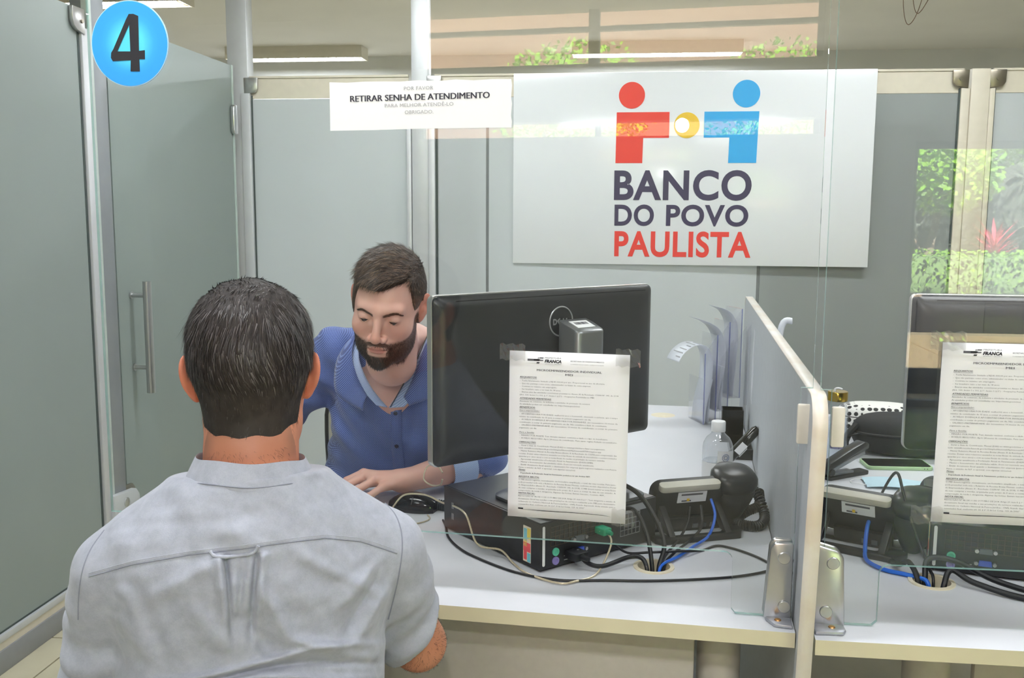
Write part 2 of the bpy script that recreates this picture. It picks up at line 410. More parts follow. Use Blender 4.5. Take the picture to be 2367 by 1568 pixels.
# --- street side, behind the camera: strip window, clerestory and glass door
FY = -4.2
wf = thing('wall_street', None, None, (0, FY, 0), kind='structure')
def slab(x0, x1, z0, z1): MB().box(x0, x1, -.1, .1, z0, z1).build('masonry', m_wall, wf)
slab(-7, -2.42, 0, CZ); slab(-2.42, .64, 0, 2.0); slab(-2.42, .64, 2.115, 2.54); slab(.64, 2.06, 0, CZ); slab(2.06, 3.9, 1.95, CZ); slab(3.9, 6, 0, CZ)
w1 = thing('window_1', None, None, (0, FY, 0), kind='structure')
for x in (-2.42, -1.06, .60): MB().box(x, x+.08 if x == -1.06 else x+.04, -.03, .03, 2.54, CZ).build('mullion', m_frame, w1)
MB().box(-2.42, .64, -.03, .03, 2.79, 2.825).build('transom', m_frame, w1)
for x in (-2.42, -1.0, .60): MB().box(x, x+.04, -.03, .03, 2.0, 2.115).build('mullion', m_frame, w1)
d2 = thing('door_2', None, None, (2.06, FY, 0), kind='structure')
for a, b, c, d in ((0, .04, 0, 1.95), (1.8, 1.84, 0, 1.95), (.04, 1.8, 1.9, 1.95), (1.4, 1.44, .05, 1.9), (.04, 1.8, 0, .05)):
    MB().box(a, b, -.03, .03, c, d).build('door_frame', m_alu_d, d2)
m_glass = clear_mat('clear_glass', (.985, .995, .99, 1))
for a, b in ((.04, 1.4), (1.44, 1.8)): MB().box(a, b, -.004, .004, .05, 1.9).build('door_pane', m_glass, d2)
# ================================================================ counters, partition, glass screens, notices
m_top = NT('white_laminate'); _k = m_top
_v = _k.coord('Object'); _k.b.inputs['Roughness'].default_value = .42
_k.l(_k.ramp(_k.noise(_v, 5, 5), [(.3, rgb(214, 216, 221)), (.7, rgb(222, 224, 229))]), _k.b.inputs['Base Color']); _k.bump(_k.noise(_v, 900, 2), .03, .0005); m_top = _k.m
m_edge = mat('cream_edge_band', rgb(222, 214, 184), .45, var=.04, scale=8)
m_pan = mat('grey_panel', rgb(196, 189, 181), .55, var=.03, scale=60)
m_part = mat('grey_laminate', rgb(186, 190, 194), .5, var=.03, scale=40)
m_pedge = NT('worn_edge_band'); _k = m_pedge
_v = _k.coord('Object'); _k.b.inputs['Roughness'].default_value = .35
_k.l(_k.ramp(_k.noise(_v, 7, 4, .6), [(.35, rgb(226, 212, 194)), (.5, rgb(236, 228, 216)), (.68, rgb(240, 238, 234))]), _k.b.inputs['Base Color']); m_pedge = _k.m
m_gedge = clear_mat('glass_edge', (.75, .90, .86, 1), 1.0, (rgb(168, 212, 202), .5))
m_paper = mat('white_paper', rgb(240, 240, 242), .8, var=.01)
m_ink = mat('grey_ink', rgb(92, 92, 98), .8)
m_ink_d = mat('black_ink', rgb(38, 38, 44), .8)
m_ink_p = mat('pale_ink', rgb(168, 168, 172), .8)

def counter(name, label, loc, rz, poly, hole, legs, panel):
    t = thing(name, label, 'desk', loc, rz)
    n = 28; hx, hy, hr = hole
    mb = MB(); mb.cur = 0
    # top face with a round cable hole: fan between hole ring and outline
    bm = bmesh.new()
    vo = [bm.verts.new((x, y, 0)) for x, y in poly]; vi = [bm.verts.new((hx+hr*math.cos(2*PI*k/n), hy+hr*math.sin(2*PI*k/n), 0)) for k in range(n)]
    eo = [bm.edges.new((vo[i], vo[(i+1) % len(vo)])) for i in range(len(vo))]; ei = [bm.edges.new((vi[i], vi[(i+1) % n])) for i in range(n)]
    bmesh.ops.triangle_fill(bm, edges=eo+ei, use_beauty=True)
    ex = bmesh.ops.extrude_face_region(bm, geom=list(bm.faces))
    bmesh.ops.translate(bm, verts=[g for g in ex['geom'] if isinstance(g, bmesh.types.BMVert)], vec=(0, 0, -.026))
    bmesh.ops.recalc_face_normals(bm, faces=bm.faces)
    me = bpy.data.meshes.new('worktop'); 
    for f in bm.faces: f.material_index = 0 if abs(f.normal.z) > .5 else 1
    bm.to_mesh(me); bm.free(); me.materials.append(m_top); me.materials.append(m_edge)
    o = bpy.data.objects.new('worktop', me); COL.objects.link(o); o.parent = t; o.location = (0, 0, ZT)
    g = MB().lathe([(hr+.006, ZT+.0), (hr+.006, ZT+.0025), (hr-.002, ZT+.0028), (hr-.004, ZT-.03), (hr-.001, ZT-.03)], 40, None, False).build('cable_grommet', mat('cream_plastic', rgb(232, 222, 196), .4), t, smooth=True, loc=(hx, hy, 0))
    for (lx, ly) in legs:
        l_ = MB().cyl((lx, ly, .02), (lx, ly, ZT-.026), .041, 32).build('leg', m_pan, t, smooth=True)
        MB().cyl((lx, ly, 0), (lx, ly, .02), .03, 20).build('foot', m_frame, l_)
    a, b, y = panel
    MB().box(a, b, y, y+.018, .12, ZT-.026).build('modesty_panel', m_pan, t, bevel=.001)
    MB().box(b, b+.004, y-.002, y+.02, .12, ZT-.026).build('panel_edge', m_frame, t)
    return t
c1 = counter('service_counter', 'white laminate L-shaped counter with cream edge where the two men sit', (P0.x, P0.y, 0), -DA,
    [(-1.10, 0), (-.001, 0), (-.001, 1.885), (-.46, 1.885), (-.655, 1.06), (-.70, .88), (-.80, .74), (-.95, .70), (-1.10, .70)],
    (-.2425, .259, .034), [(-.118, .17), (-.10, 1.7), (-.95, .4)], (-1.06, -.162, .115))
cp = MB().lathe([(0, .0018), (.032, .0016), (.041, .0)], 36).build('grommet_cap', mat('cream_plastic', rgb(232, 222, 196), .4), c1, smooth=True, loc=(-.263, 1.715, ZT))
c2 = counter('service_counter', 'white laminate counter of the neighbouring place right of the low partition', (.3215, 1.544, 0), 0,
    [(.001, 0), (2.2, 0), (2.2, .75), (1.0, .80), (.95, 1.85), (.13, 1.85)], (.268, .285, .036), [(.24, .2), (1.9, .4)], (.31, 2.1, .16))

# low partition between the two places
pt = thing('desk_partition', 'low grey partition board between the two counters, cream worn edge', 'partition', tuple(D(-.0148, 0, 0)), -DA); pt.rotation_euler = (0, .02, -DA)
r_c, L0, L1, H1 = .055, -.028, 1.90, 1.14
prof = [(L0, 0)]+[(L0, H1-r_c)]+[(L0+r_c-r_c*math.cos(a), H1-r_c+r_c*math.sin(a)) for a in [PI/2*k_/9 for k_ in range(1, 9)]]+[(L0+r_c, H1), (L1-.03, H1), (L1, H1-.03), (L1, 0)]
YZ = Matrix(((0, 0, 1, 0), (1, 0, 0, 0), (0, 1, 0, 0), (0, 0, 0, 1)))  # local xy -> y,z ; local z -> x
bmat = MB(); bmat.prism(prof, .0012, .0228, YZ)
pb = bmat.build('board', m_part, pt)
def off_(i, d):
    (a, b), (e, f) = prof[max(i-1, 0)], prof[min(i+1, len(prof)-2)]
    q = math.hypot(e-a, f-b) or 1; return (prof[i][0]-(f-b)/q*d, prof[i][1]+(e-a)/q*d)
op = [off_(i, .0012) for i in range(len(prof)-1)]
ed = MB().grid([[Vector((x, p[0], p[1])) for x in (0, .024)] for p in op])
e_ = ed.build('edge_band', m_pedge, pt, smooth=True, solid=.0024)
# strip of old adhesive on the board
MB().prism([(1.30, .87), (1.345, .88), (1.36, 1.0), (1.35, 1.085), (1.33, 1.09), (1.315, 1.0)], -.0006, .0012, YZ).build('glue_strip', mat('dry_glue', rgb(214, 216, 220), .5, bump=.6, bscale=120), pt)
# prop under the board
MB().prism([(-.0, .0), (.10, .0), (.30, .62), (.30, .70), (.06, .70)], .004, .02, YZ).build('support_leg', m_pan, pt)

# glass screens
def screen(name, label, loc, rz, poly, th=.008):
    t = thing(name, label, 'glass screen', loc, rz)
    mb = MB(); n = len(poly)
    mb.cur = 0
    M_ = XZ
    mb.prism(poly, -th/2, th/2, M_)
    o = mb.build('glass_pane', [m_glass, m_gedge], t)
    for p in o.data.polygons: p.material_index = 1 if abs(p.normal.y) < .5 else 0
    return t
gz = .851
poly1 = [(-1.278, gz), (-.118, gz)]+[(-.118+.015*math.sin(a), gz-.015+.015*math.cos(a)) for a in (PI/8, PI/4, 3*PI/8)]+[(-.103, gz-.015), (-.103, .750), (-.096, .742), (-.002, .742), (-.002, 1.143), (.017, 1.143), (.017, 1.96), (-1.278, 1.96)]
s1 = screen('glass_screen', 'clear glass screen over the counter carrying the notice in front of the monitor', tuple(D(0, .062, 0)), -DA, poly1)
poly2 = [(2.0, gz-.003), (.128, gz-.003)]+[(.128-.015*math.sin(a), gz-.018+.015*math.cos(a)) for a in (PI/8, PI/4, 3*PI/8)]+[(.113, gz-.018), (.113, .750), (.105, .742), (.022, .742), (.022, 1.143), (.004, 1.143), (.004, 1.96), (2.0, 1.96)]
s2 = screen('glass_screen', 'clear glass screen over the neighbouring counter, mirroring the green garden', (.3215, 1.612, 0), 0, poly2)
# brackets that hold the screens
def bracket(parent, poly, foot, bolts, y=0.0):
    b = MB().prism(poly, .006, .017, T(0, y, 0) @ XZ).prism(poly, -.017, -.006, T(0, y, 0) @ XZ).build('bracket', m_steel, parent, bevel=.004)
    f = MB().prism(foot, ZT, ZT+.007).build('bracket_foot', mat('satin_grey', rgb(176, 178, 186), .35, .6), parent, bevel=.003)
    for x, z in bolts: MB().lathe([(.0105, 0), (.0105, .002), (.0095, .003), (0, .0034)], 24, T(x, -.017+y, z) @ RX(PI/2)).build('bolt', m_steel, b, smooth=True)
    fx = sum(p[0] for p in foot)/len(foot); fy = min(p[1] for p in foot)*.6
    MB().lathe([(.006, 0), (.005, .0016), (0, .0022)], 16, T(fx, fy, ZT+.007)).build('screw', mat('brass', rgb(196, 150, 96), .3, .9), f, smooth=True)
bracket(s1, [(-.050, .743), (-.004, .743), (-.004, .878), (-.034, .878), (-.042, .868)], [(-.046, -.006), (-.046, -.022), (-.034, -.046), (-.004, -.05), (-.004, -.006)], [(-.019, .852), (-.016, .766)])
bracket(s2, [(.006, .743), (.058, .743), (.052, .862), (.044, .872), (.006, .882)], [(.004, -.006), (.056, -.006), (.056, -.036), (.050, -.048), (.004, -.05)], [(.034, .853), (.026, .768)])
# plastic edge clips on the partition
for prt, a, b in ((s1, -.010, .011), (s2, .0165, .037)):
    MB().prism(rrect(b-a, .066, .003, 3, (a+b)/2, 1.088), .004, .013, T(0, -.024, 0) @ XZ).build('edge_clip', mat('ivory_plastic', rgb(226, 220, 208), .4), prt, bevel=.0015)

# ---- notices stuck on the glass
def XZat(p, rz): return T(*p) @ RZ(rz) @ XZ
LINES = [  # (y from top mm, x mm, width mm, text, style)
 (33, 105, 113, 'MICROEMPREENDEDOR INDIVIDUAL', 'T'), (39.5, 105, 13, 'MEI', 'T'),
 (46, 19, 30, 'REQUISITOS:', 'H'),
 (52, 19, 148, '-  Tenha faturamento limitado a R$ 81.000,00 por ano. Proporcional ao ano de abertura;', 'b'),
 (57, 19, 124, '-  Que não participe como sócio, administrador ou titular de outra empresa;', 'b'),
 (62, 19, 65, '-  Contrate no máximo um empregado;', 'b'),
 (67, 19, 72, '-  Ser brasileiro nato e ter mais de 18 anos;', 'b'),
 (72, 19, 172, '-  Exerça uma das atividades econômicas previstas no Anexo XI da Resolução CGSN Nº 140, de 2018', 'b'),
 (77, 19, 130, '(Art. 100, Inciso I e 101, § 1º, Inciso I, § 2º) - Ocupações Permitidas ao MEI', 'b'),
 (83.5, 19, 56, 'ATIVIDADES PERMITIDAS:', 'H'),
 (88.5, 19, 124, 'Atividades de comércio, de indústria e atividades de prestação de serviços.', 'b'),
 (93.5, 19, 106, 'As atividades podem ser consultadas em: https://www.gov.br/mei', 'b'),
 (99.5, 19, 28, 'BENEFÍCIOS:', 'H'), (105, 19, 36, 'Para o empreendedor:', 'i'),
 (111, 19, 172, '-  APOSENTADORIA POR IDADE: mulher/62 anos e homem/65, observado a carência, que é tempo', 'b'),
 (116, 19, 126, 'mínimo de contribuição de 15 anos, a contar do primeiro pagamento em dia.', 'b'),
 (121, 19, 172, '-  AUXÍLIO DOENÇA E APOSENTADORIA POR INVALIDEZ: são necessários 12 meses de', 'b'),
 (126, 19, 154, 'contribuição, a contar do primeiro pagamento em dia. Não considera a idade do contribuinte.', 'b'),
 (131, 19, 172, '-  SALÁRIO-MATERNIDADE: são necessários 10 meses de contribuição, a contar do primeiro', 'b'),
 (136, 19, 31, 'pagamento em dia.', 'b'), (144, 19, 27, 'Para a família:', 'i'),
 (149.5, 19, 156, '-  PENSÃO POR MORTE: Tem duração variável, conforme a idade e o tipo do beneficiário.', 'b'),
 (154.5, 19, 172, '-  AUXÍLIO RECLUSÃO: Após 24 meses de contribuição. Para casos, regime fechado ou semiaberto.', 'b'),
 (162, 19, 30, 'OBRIGAÇÕES:', 'H'),
 (167.5, 19, 152, '-  Gerar a Guia de Contribuição Mensal (DAS) no www.gov.br/mei e fazer seu pagamento.', 'b'),
 (172.5, 19, 145, 'Link: www8.receita.fazenda.gov.br/SimplesNacional/Aplicacoes/ATSPO/pgmei.app', 'b'),
 (177.5, 19, 172, '-  Manter Relatório Mensal de Receitas Brutas (Anexo X da Resolução do CGSN) para comprovação das', 'b'),
 (182.5, 19, 172, 'receitas. Deixar estes relatórios anexados as notas fiscais de entrada de mercadorias e serviços tomados', 'b'),
 (187.5, 19, 152, '(guardar por cinco anos) e com as notas fiscais de vendas ou prestação de serviços emitidas.', 'b'),
 (192.5, 19, 132, '-  Apresentar anualmente a Declaração Anual de Faturamento (DASN-SIMEI).', 'b'),
 (197.5, 19, 133, '-  Manter o licenciamento das atividades válido. Deve ser renovado anualmente.', 'b'),
 (202.5, 19, 172, '-  Emitir documento fiscal quando o destinatário for empresa (para negócios realizados com Pessoa', 'b'),
 (207.5, 19, 101, 'Física, a emissão de N.F. é opcional, com algumas exceções).', 'b'),
 (212, 19, 12, 'Notas:', 'H'),
 (217.5, 19, 127, '-  Dependendo da Declaração Anual de Faturamento, poderá-se ter que declarar IRPF.', 'H2'),
 (224.5, 19, 37, 'RECEITA BRUTA:', 'H'),
 (229.5, 19, 172, 'O MEI deverá registrar, mensalmente, em formulário simplificado, o total das suas receitas. Para tanto,', 'b'),
 (234.5, 19, 172, 'pode preencher todo mês o Relatório de Receitas Brutas Mensais, conforme modelo disponível no Portal', 'b'),
 (239.5, 19, 172, 'do Empreendedor (Anexo X - Resolução CGSN Nº 140, de 2018). O MEI deverá manter as notas fiscais', 'b'),
 (244.5, 19, 172, 'de suas compras e vendas, arquivadas pelo prazo de 5 anos, a contar da data de sua emissão. A', 'b'),
 (249.5, 19, 154, 'comprovação da renda é obrigatória. Algumas das formas: Extrato bancário, Contrato, IRPF...', 'b'),
 (254.5, 19, 30, 'NOTA FISCAL:', 'H'),
 (259.5, 19, 172, 'RESOLUÇÃO Nº 48, DE 11 DE OUTUBRO DE 2018. Artigo 29, item II, § 1º: "Será obrigatória a emissão de', 'b'),
 (264.5, 19, 172, 'documento fiscal nas vendas e nas prestações de serviços realizadas pelo MEI para destinatário', 'b'),
 (269.5, 19, 172, 'cadastrado no Cadastro Nacional da Pessoa Jurídica - CNPJ, ficando dispensado desta emissão para o', 'b'),
 (274.5, 19, 118, 'consumidor final, conforme art. 26, § 6º, II da Lei Comp. 123, de 2006"', 'b')]
_cache = {}
def notice(label, loc, rz, tilt, tapes):
    t = thing('notice_sheet', label, 'notice', loc, rz); W_, H_ = .209, .2985
    R_ = RY(tilt)
    sheet = []
    for i in range(13):
        row = []
        for j in range(9):
            x = W_*j/8; z = -H_*i/12; row.append(R_ @ Vector((x, -.0008-.0006*math.sin(i*1.3+j*.7)**2, z)))
        sheet.append(row)
    MB().grid(sheet).build('paper', m_paper, t, smooth=True, solid=.0003)
    if 'txt' not in _cache:
        M_ = T(0, -.0028, 0) @ XZ
        a = MB(); b = MB(); c = MB()
        for y, x, wd, s, st in LINES:
            h = {'T': .0036, 'H': .0030, 'b': .0024, 'i': .0026, 'H2': .0024}[st]
            tgt = {'T': b, 'H': b, 'H2': b, 'b': a, 'i': a}[st]
            bold = {'T': .012, 'H': .008, 'H2': .012, 'b': 0.0, 'i': 0.0}[st]
            for dx_ in ((0, .00022) if bold else (0,)): add_text(tgt, M_, s, x/1000+dx_, -y/1000-.001, wd/1000, h, bold=0.0, shear=.25 if st in ('H', 'i') else 0, res=2 if st in 'THi' else 1, align='C' if st == 'T' else 'L')
            if st in ('H', 'i'): tgt.flat([(x/1000, -y/1000-.0026), ((x+wd)/1000, -y/1000-.0026), ((x+wd)/1000, -y/1000-.0022), (x/1000, -y/1000-.0022)], M_)
        add_text(c, M_, 'FRANCA', .062, -.0185, .0295, .0052, bold=.05, shear=.2)
        add_text(a, M_, 'PREFEITURA', .062, -.0115, .0285, .0026, shear=.2)
        add_text(a, M_, 'CIDADE DO CALÇADO', .062, -.0215, .0295, .0013, res=1)
        add_text(b, M_, 'SECRETARIA DE DESENVOLVIMENTO', .107, -.0155, .058, .0022, bold=.01)
        add_text(a, M_, 'COORDENADORIA DE TURISMO, COMÉRCIO E INOVAÇÃO', .107, -.0205, .058, .0013, res=1)
        c.flat([(.043, -.0165), (.0525, -.0165), (.0525, -.0128), (.043, -.0128)], M_)
        a.flat([(.032, -.0165), (.043, -.0165), (.043, -.0128), (.032, -.0128)], M_)
        for (x, y, ww, hh, tg) in ((.0485, -.0155, .005, .0022, c), (.0475, -.0205, .005, .0022, c), (.0525, -.0118, .007, .002, a), (.0525, -.016, .0065, .002, a), (.0495, -.0118, .0025, .0015, a)):
            tg.flat([(x, y), (x+ww, y), (x+ww+.001, y+hh), (x+.001, y+hh)], M_)
        c.flat([(.019, -.2835), (.028, -.2835), (.028, -.281), (.019, -.281)], M_)
        c.flat([(.019, -.2835), (.06, -.285), (.12, -.2845), (.17, -.2855), (.185, -.2875), (.17, -.2848), (.12, -.2836), (.06, -.2838)], M_)
        o1 = a.build('small_print', m_ink, t); o2 = b.build('headings', m_ink, t); o3 = c.build('letterhead', m_ink_d, t)
        _cache['txt'] = [o.data for o in (o1, o2, o3)]
        for o in (o1, o2, o3): tag(o, kind='stuff')
        for o in (o1, o2, o3): o.rotation_euler = (0, tilt, 0)
    else:
        for nm, me in zip(('small_print', 'headings', 'letterhead'), _cache['txt']):
            o = bpy.data.objects.new(nm, me); COL.objects.link(o); o.parent = t; o.rotation_euler = (0, tilt, 0); tag(o, kind='stuff')
    for x, z, ww, hh, sg in tapes:
        g = []
        for i in range(5):
            g.append([R_ @ Vector((x+ww*j/8, -.0035-.0012*abs(math.sin(j*1.9+i*2.3)), z-hh*i/4+.002*math.sin(j*2.1))) for j in range(9)])
        MB().grid(g).build('clear_tape', m_tape, t, solid=.0002)
    return t
m_tape = clear_mat('clear_tape', (.98, .98, .98, 1), 1.5, (rgb(230, 230, 230), .02), .05, .05)
notice('printed microentrepreneur notice taped on glass in front of the monitor', tuple(D(-.4950, .058, 1.1905)), -DA, math.radians(.45),
       [(-.017, .012, .045, .028, 1), (.185, .010, .042, .030, 1), (.185, -.272, .04, .03, 1)])
notice('second copy of the printed notice, on the glass at the right picture edge', (.5115, 1.608, 1.226), 0, math.radians(.3),
       [(-.02, .018, .055, .030, 1), (.185, .010, .042, .030, 1), (-.033, -.272, .05, .03, 1)])
# small torn notice
m_white = mat('bright_paper', rgb(250, 250, 252), .8, var=.005)
t = thing('ticket_notice', 'torn white strip asking to take a ticket, stuck high on glass', 'notice', tuple(D(-.8165, .057, 1.6115)), -DA)
out = [(0, -.042), (.08, -.0415), (.16, -.040), (.25, -.0395), (.3225, -.0395)]+[(.3225+.001*math.sin(k*2.1), -.0395+k*.0099) for k in range(1, 8)]+[(.322-.0322*k, .0405+.0012*math.sin(k*2.7)) for k in range(10)]+[(0, .041)]
MB().prism(out, .0002, .0006, XZ).build('paper', m_white, t)
M_ = T(0, -.0012, 0) @ RY(-.012) @ XZ
a = MB(); b = MB()
for dx_ in (0, .0005, .001): add_text(b, M_, 'RETIRAR SENHA DE ATENDIMENTO', .161+dx_, .0065, .247, .0108, align='C', res=3)
add_text(a, M_, 'POR FAVOR', .161, .0235, .052, .0062, align='C'); add_text(a, M_, 'PARA MELHOR ATENDÊ-LO', .161, -.0045, .122, .0062, align='C'); add_text(a, M_, 'OBRIGADO.', .161, -.0165, .051, .0062, align='C')
tag(a.build('small_print', m_ink_p, t), kind='stuff'); b.build('headline', mat('headline_ink', rgb(84, 84, 96), .8), t)
# round number sign
t = thing('number_sign', 'round light blue sign with black number four stuck on glass', 'sign', tuple(D(-1.192, .055, 1.7265)), -DA)
MB().prism(circ(.0755, 64), -.0012, .0012, XZ).build('disc_rim', mat('sky_rim', rgb(190, 225, 250), .5), t)
k = NT('blue_disc'); v = k.coord('Object'); ln = k.n('ShaderNodeVectorMath', operation='LENGTH'); k.l(v, ln.inputs[0])
k.l(k.ramp(k.math('MULTIPLY', ln.outputs['Value'], 13.0), [(.35, rgb(92, 220, 255)), (.62, rgb(58, 172, 255)), (.75, rgb(52, 164, 255))]), k.b.inputs['Base Color']); k.b.inputs['Roughness'].default_value = .6
MB().prism(circ(.074, 64), .0012, .0016, XZ).build('disc_face', k.m, t)
four = [(.0085, .0545), (.018, .0505), (.0165, -.010), (.028, -.009), (.0275, -.025), (.0165, -.0245), (.0165, -.046), (-.002, -.0455), (-.0005, -.026), (-.036, -.027), (-.0395, -.021), (-.0385, -.012), (-.034, -.006), (-.006, .046), (-.0005, .0545)]
hole = [(-.0005, .036), (-.026, -.010), (-.0005, -.0105)]
bm = bmesh.new(); es = []
for L in (four, hole):
    vs = [bm.verts.new((x, y, 0)) for x, y in L]; es += [bm.edges.new((vs[i], vs[(i+1) % len(vs)])) for i in range(len(vs))]
bmesh.ops.triangle_fill(bm, edges=es, use_beauty=True)
me = bpy.data.meshes.new('numeral'); bm.to_mesh(me); bm.free(); me.transform(T(.002, -.0022, -.003) @ XZ); me.materials.append(mat('numeral_black', rgb(40, 38, 46), .6))
o = bpy.data.objects.new('numeral', me); COL.objects.link(o); o.parent = t
# bank sign on the back partition
SY = 4.700
t = thing('bank_sign', 'large white bank sign with red and blue figures on back partition', 'sign', (-.5435, SY+.0146, 1.182), -.0175)
SW, SH = 1.675, .905
MB().box(0, SW, -.003, .006, 0, SH).build('board', mat('white_board', rgb(238, 241, 244), .13, var=.005), t, bevel=.001)
px2 = lambda x, y: ((x-1189)/(2009-1189)*SW, (609-y)/(609-170)*SH)
M_ = T(0, -.0036, 0) @ XZ
m_red = mat('logo_red', rgb(232, 60, 52), .4, var=.01); m_blu = mat('logo_blue', rgb(40, 168, 236), .4, var=.01); m_yel = mat('logo_yellow', rgb(238, 196, 52), .4, var=.01); m_nav = mat('logo_navy', rgb(58, 50, 84), .4, var=.02)
def shp(name, m_, polys, h=.0008):
    mb = MB()
    for p in polys: mb.prism([px2(*q) for q in p], 0, h, M_)
    return mb.build(name, m_, t)
cc = lambda x, y, r: [(x+r*math.cos(-2*PI*k/40), y+r*math.sin(-2*PI*k/40)) for k in range(40)]
shp('red_figure', m_red, [cc(1465, 222, 30), [(1430, 375), (1492, 375), (1493, 318), (1552, 318), (1552, 260), (1431, 260)]])
shp('blue_figure', m_blu, [cc(1724, 221, 30.5), [(1688, 375), (1751, 375), (1754, 260), (1631, 260), (1631, 318), (1689, 318)]])
shp('yellow_coin', m_yel, [cc(1592, 290, 29)])
for s_, x0, x1, y0, y1, m_ in (('BANCO', 1428, 1743, 390, 457, m_nav), ('DO', 1430, 1522, 469, 517, m_nav), ('POVO', 1550, 1738, 469, 517, m_nav), ('PAULISTA', 1431, 1746, 530, 588, m_red)):
    (ax, ay), (bx, by) = px2(x0, y1), px2(x1, y0)
    mb = MB(); add_text(mb, M_, s_, ax, ay, bx-ax, by-ay, bold=.028, res=6, space=1.08, z=.0006); mb.build('sign_text', m_, t)
# ================================================================ things on the two counters
m_blk = mat('black_plastic', rgb(34, 35, 38), .42, var=.12, scale=60)
m_blk_g = mat('gloss_black', rgb(20, 21, 24), .14, var=.05)
m_blk_s = mat('dark_shell', rgb(42, 43, 46), .3, var=.06, scale=40)
m_grey_m = mat('grey_metal_paint', rgb(140, 142, 144), .32, .75, var=.03)
m_wire = mat('black_cable', rgb(28, 29, 32), .42)
m_bluew = mat('blue_cable', rgb(38, 104, 214), .4, var=.05)
m_label = mat('white_label', rgb(236, 236, 236), .6, var=.01)
m_green = mat('green_plug', rgb(24, 150, 112), .4, var=.05)
m_port_g = mat('mint_port', rgb(96, 190, 160), .4); m_port_p = mat('purple_port', rgb(140, 128, 190), .4); m_vga = mat('vga_blue', rgb(52, 78, 180), .4)
m_bandw = NT('twisted_cable'); _k = m_bandw; _v = _k.coord('Object', (1, 1, 1)); _wv = _k.n('ShaderNodeTexWave'); _wv.inputs['Scale'].default_value = 130; _k.l(_v, _wv.inputs[0])
_k.l(_k.ramp(_wv.outputs['Fac'], [(.3, rgb(186, 172, 142)), (.7, rgb(226, 216, 190))]), _k.b.inputs['Base Color']); _k.b.inputs['Roughness'].default_value = .3; _k.b.inputs['Metallic'].default_value = .3; m_bandw = _k.m

def cable(name, label, pts, r, m_, closed=False, n=8):
    c0 = Vector(pts[0]); o = MB().tube([p-c0 for p in spline(pts, 8, closed)], r, n, closed).build(name, m_, smooth=True, loc=c0); return tag(o, label, 'cable')

# ---- desktop computer
PCA = Vector((-.149, 1.776, ZT)); PCR = math.radians(44)
pc = thing('desktop_computer', 'black desktop computer case lying flat with coloured sticker under the monitor', 'computer', tuple(PCA), PCR)
PW, PD, PH = .315, .335, .097
def pc_body(pc):
    b = MB().box(0, PW, .0, PD, .004, PH).build('case', m_blk, pc, bevel=.0025)
    MB().box(.004, PW-.004, .004, PD-.004, PH, PH+.0012).build('lid_panel', m_blk_s, pc)
    for x in (.03, PW-.03):
        for y in (.03, PD-.03): MB().cyl((x, y, 0), (x, y, .005), .01, 12).build('foot', m_rubber, pc)
    return b
pc_body(pc)
vent = MB()
for i in range(13): vent.box(.025+i*.0115, .0262+i*.0115, -.0012, 0, .048, .086)
for i in range(5): vent.box(.025, .165, -.0012, 0, .048+i*.0095, .0491+i*.0095)
vent.build('vent_grille', mat('vent_brown', rgb(74, 64, 56), .5), pc)
vent2 = MB()
for i in range(6): vent2.box(.21+i*.011, .2113+i*.011, -.0012, 0, .03, .088)
for i in range(6): vent2.box(.21, .2663, -.0012, 0, .03+i*.0115, .0312+i*.0115)
vent2.build('vent_grille', m_steel, pc)
MB().box(.225, .285, -.0015, 0, .078, .092).build('bracket_plate', m_steel, pc)
for z, m_ in ((.036, m_port_g), (.018, m_port_p)):
    MB().lathe([(.008, 0), (.008, .003), (.005, .003), (.004, .001), (0, .001)], 20, T(.038, 0, z) @ RX(PI/2)).build('round_port', m_, pc)
for z, m_ in ((.052, m_frame), (.028, m_vga)):
    p_ = MB().prism([(-.012, -.005), (.012, -.005), (.0105, .005), (-.0105, .005)], 0, .005, T(.098, 0, z) @ RX(PI/2)).build('video_port', m_, pc)
    for sx in (-1, 1): MB().cyl((.098+sx*.016, 0, z), (.098+sx*.016, -.007, z), .0038, 8).build('thumb_nut', m_steel, p_)
for i in range(2): MB().box(.06, .075, -.001, 0, .014+i*.008, .0155+i*.008).build('usb_slot', m_steel, pc)
MB().prism(rrect(.006, .080, .003, 3, 0, 0), 0, .0008, T(.0085, 0, .052) @ RX(PI/2)).build('serial_label', m_label, pc)
# coloured sticker on the long side
st_ = thing  # sticker is a part
YZm = T(0, 0, 0) @ Matrix(((0, 0, -1, 0), (1, 0, 0, 0), (0, 1, 0, 0), (0, 0, 0, 1)))
sk = MB().prism(rrect(.024, .072, .001, 2, .040, .048), .0003, .0008, YZm).build('colour_sticker', mat('sticker_paper', rgb(226, 214, 190), .5), pc)
for (x, y, w_, h_, c) in ((.034, .070, .010, .022, rgb(232, 206, 74)), (.045, .066, .010, .026, rgb(120, 190, 206)), (.040, .042, .022, .018, rgb(226, 84, 90)), (.045, .050, .010, .014, rgb(238, 214, 120)), (.034, .022, .010, .018, rgb(112, 190, 206)), (.045, .026, .010, .020, rgb(226, 84, 90))):
    MB().prism(rrect(w_, h_, .0005, 1, x, y), .0008, .0011, YZm).build('print_patch', mat('print_%d_%d' % (int(c[0]*99), int(c[1]*99)), c, .5), sk)
for y in (.30, .303, .297):
    MB().prism(rrect(.0012, .014, .0004, 1, y, .060), .0003, .0006, YZm).prism(rrect(.0012, .014, .0004, 1, y, .036), .0003, .0006, YZm).build('rating_print', m_ink_p, pc)

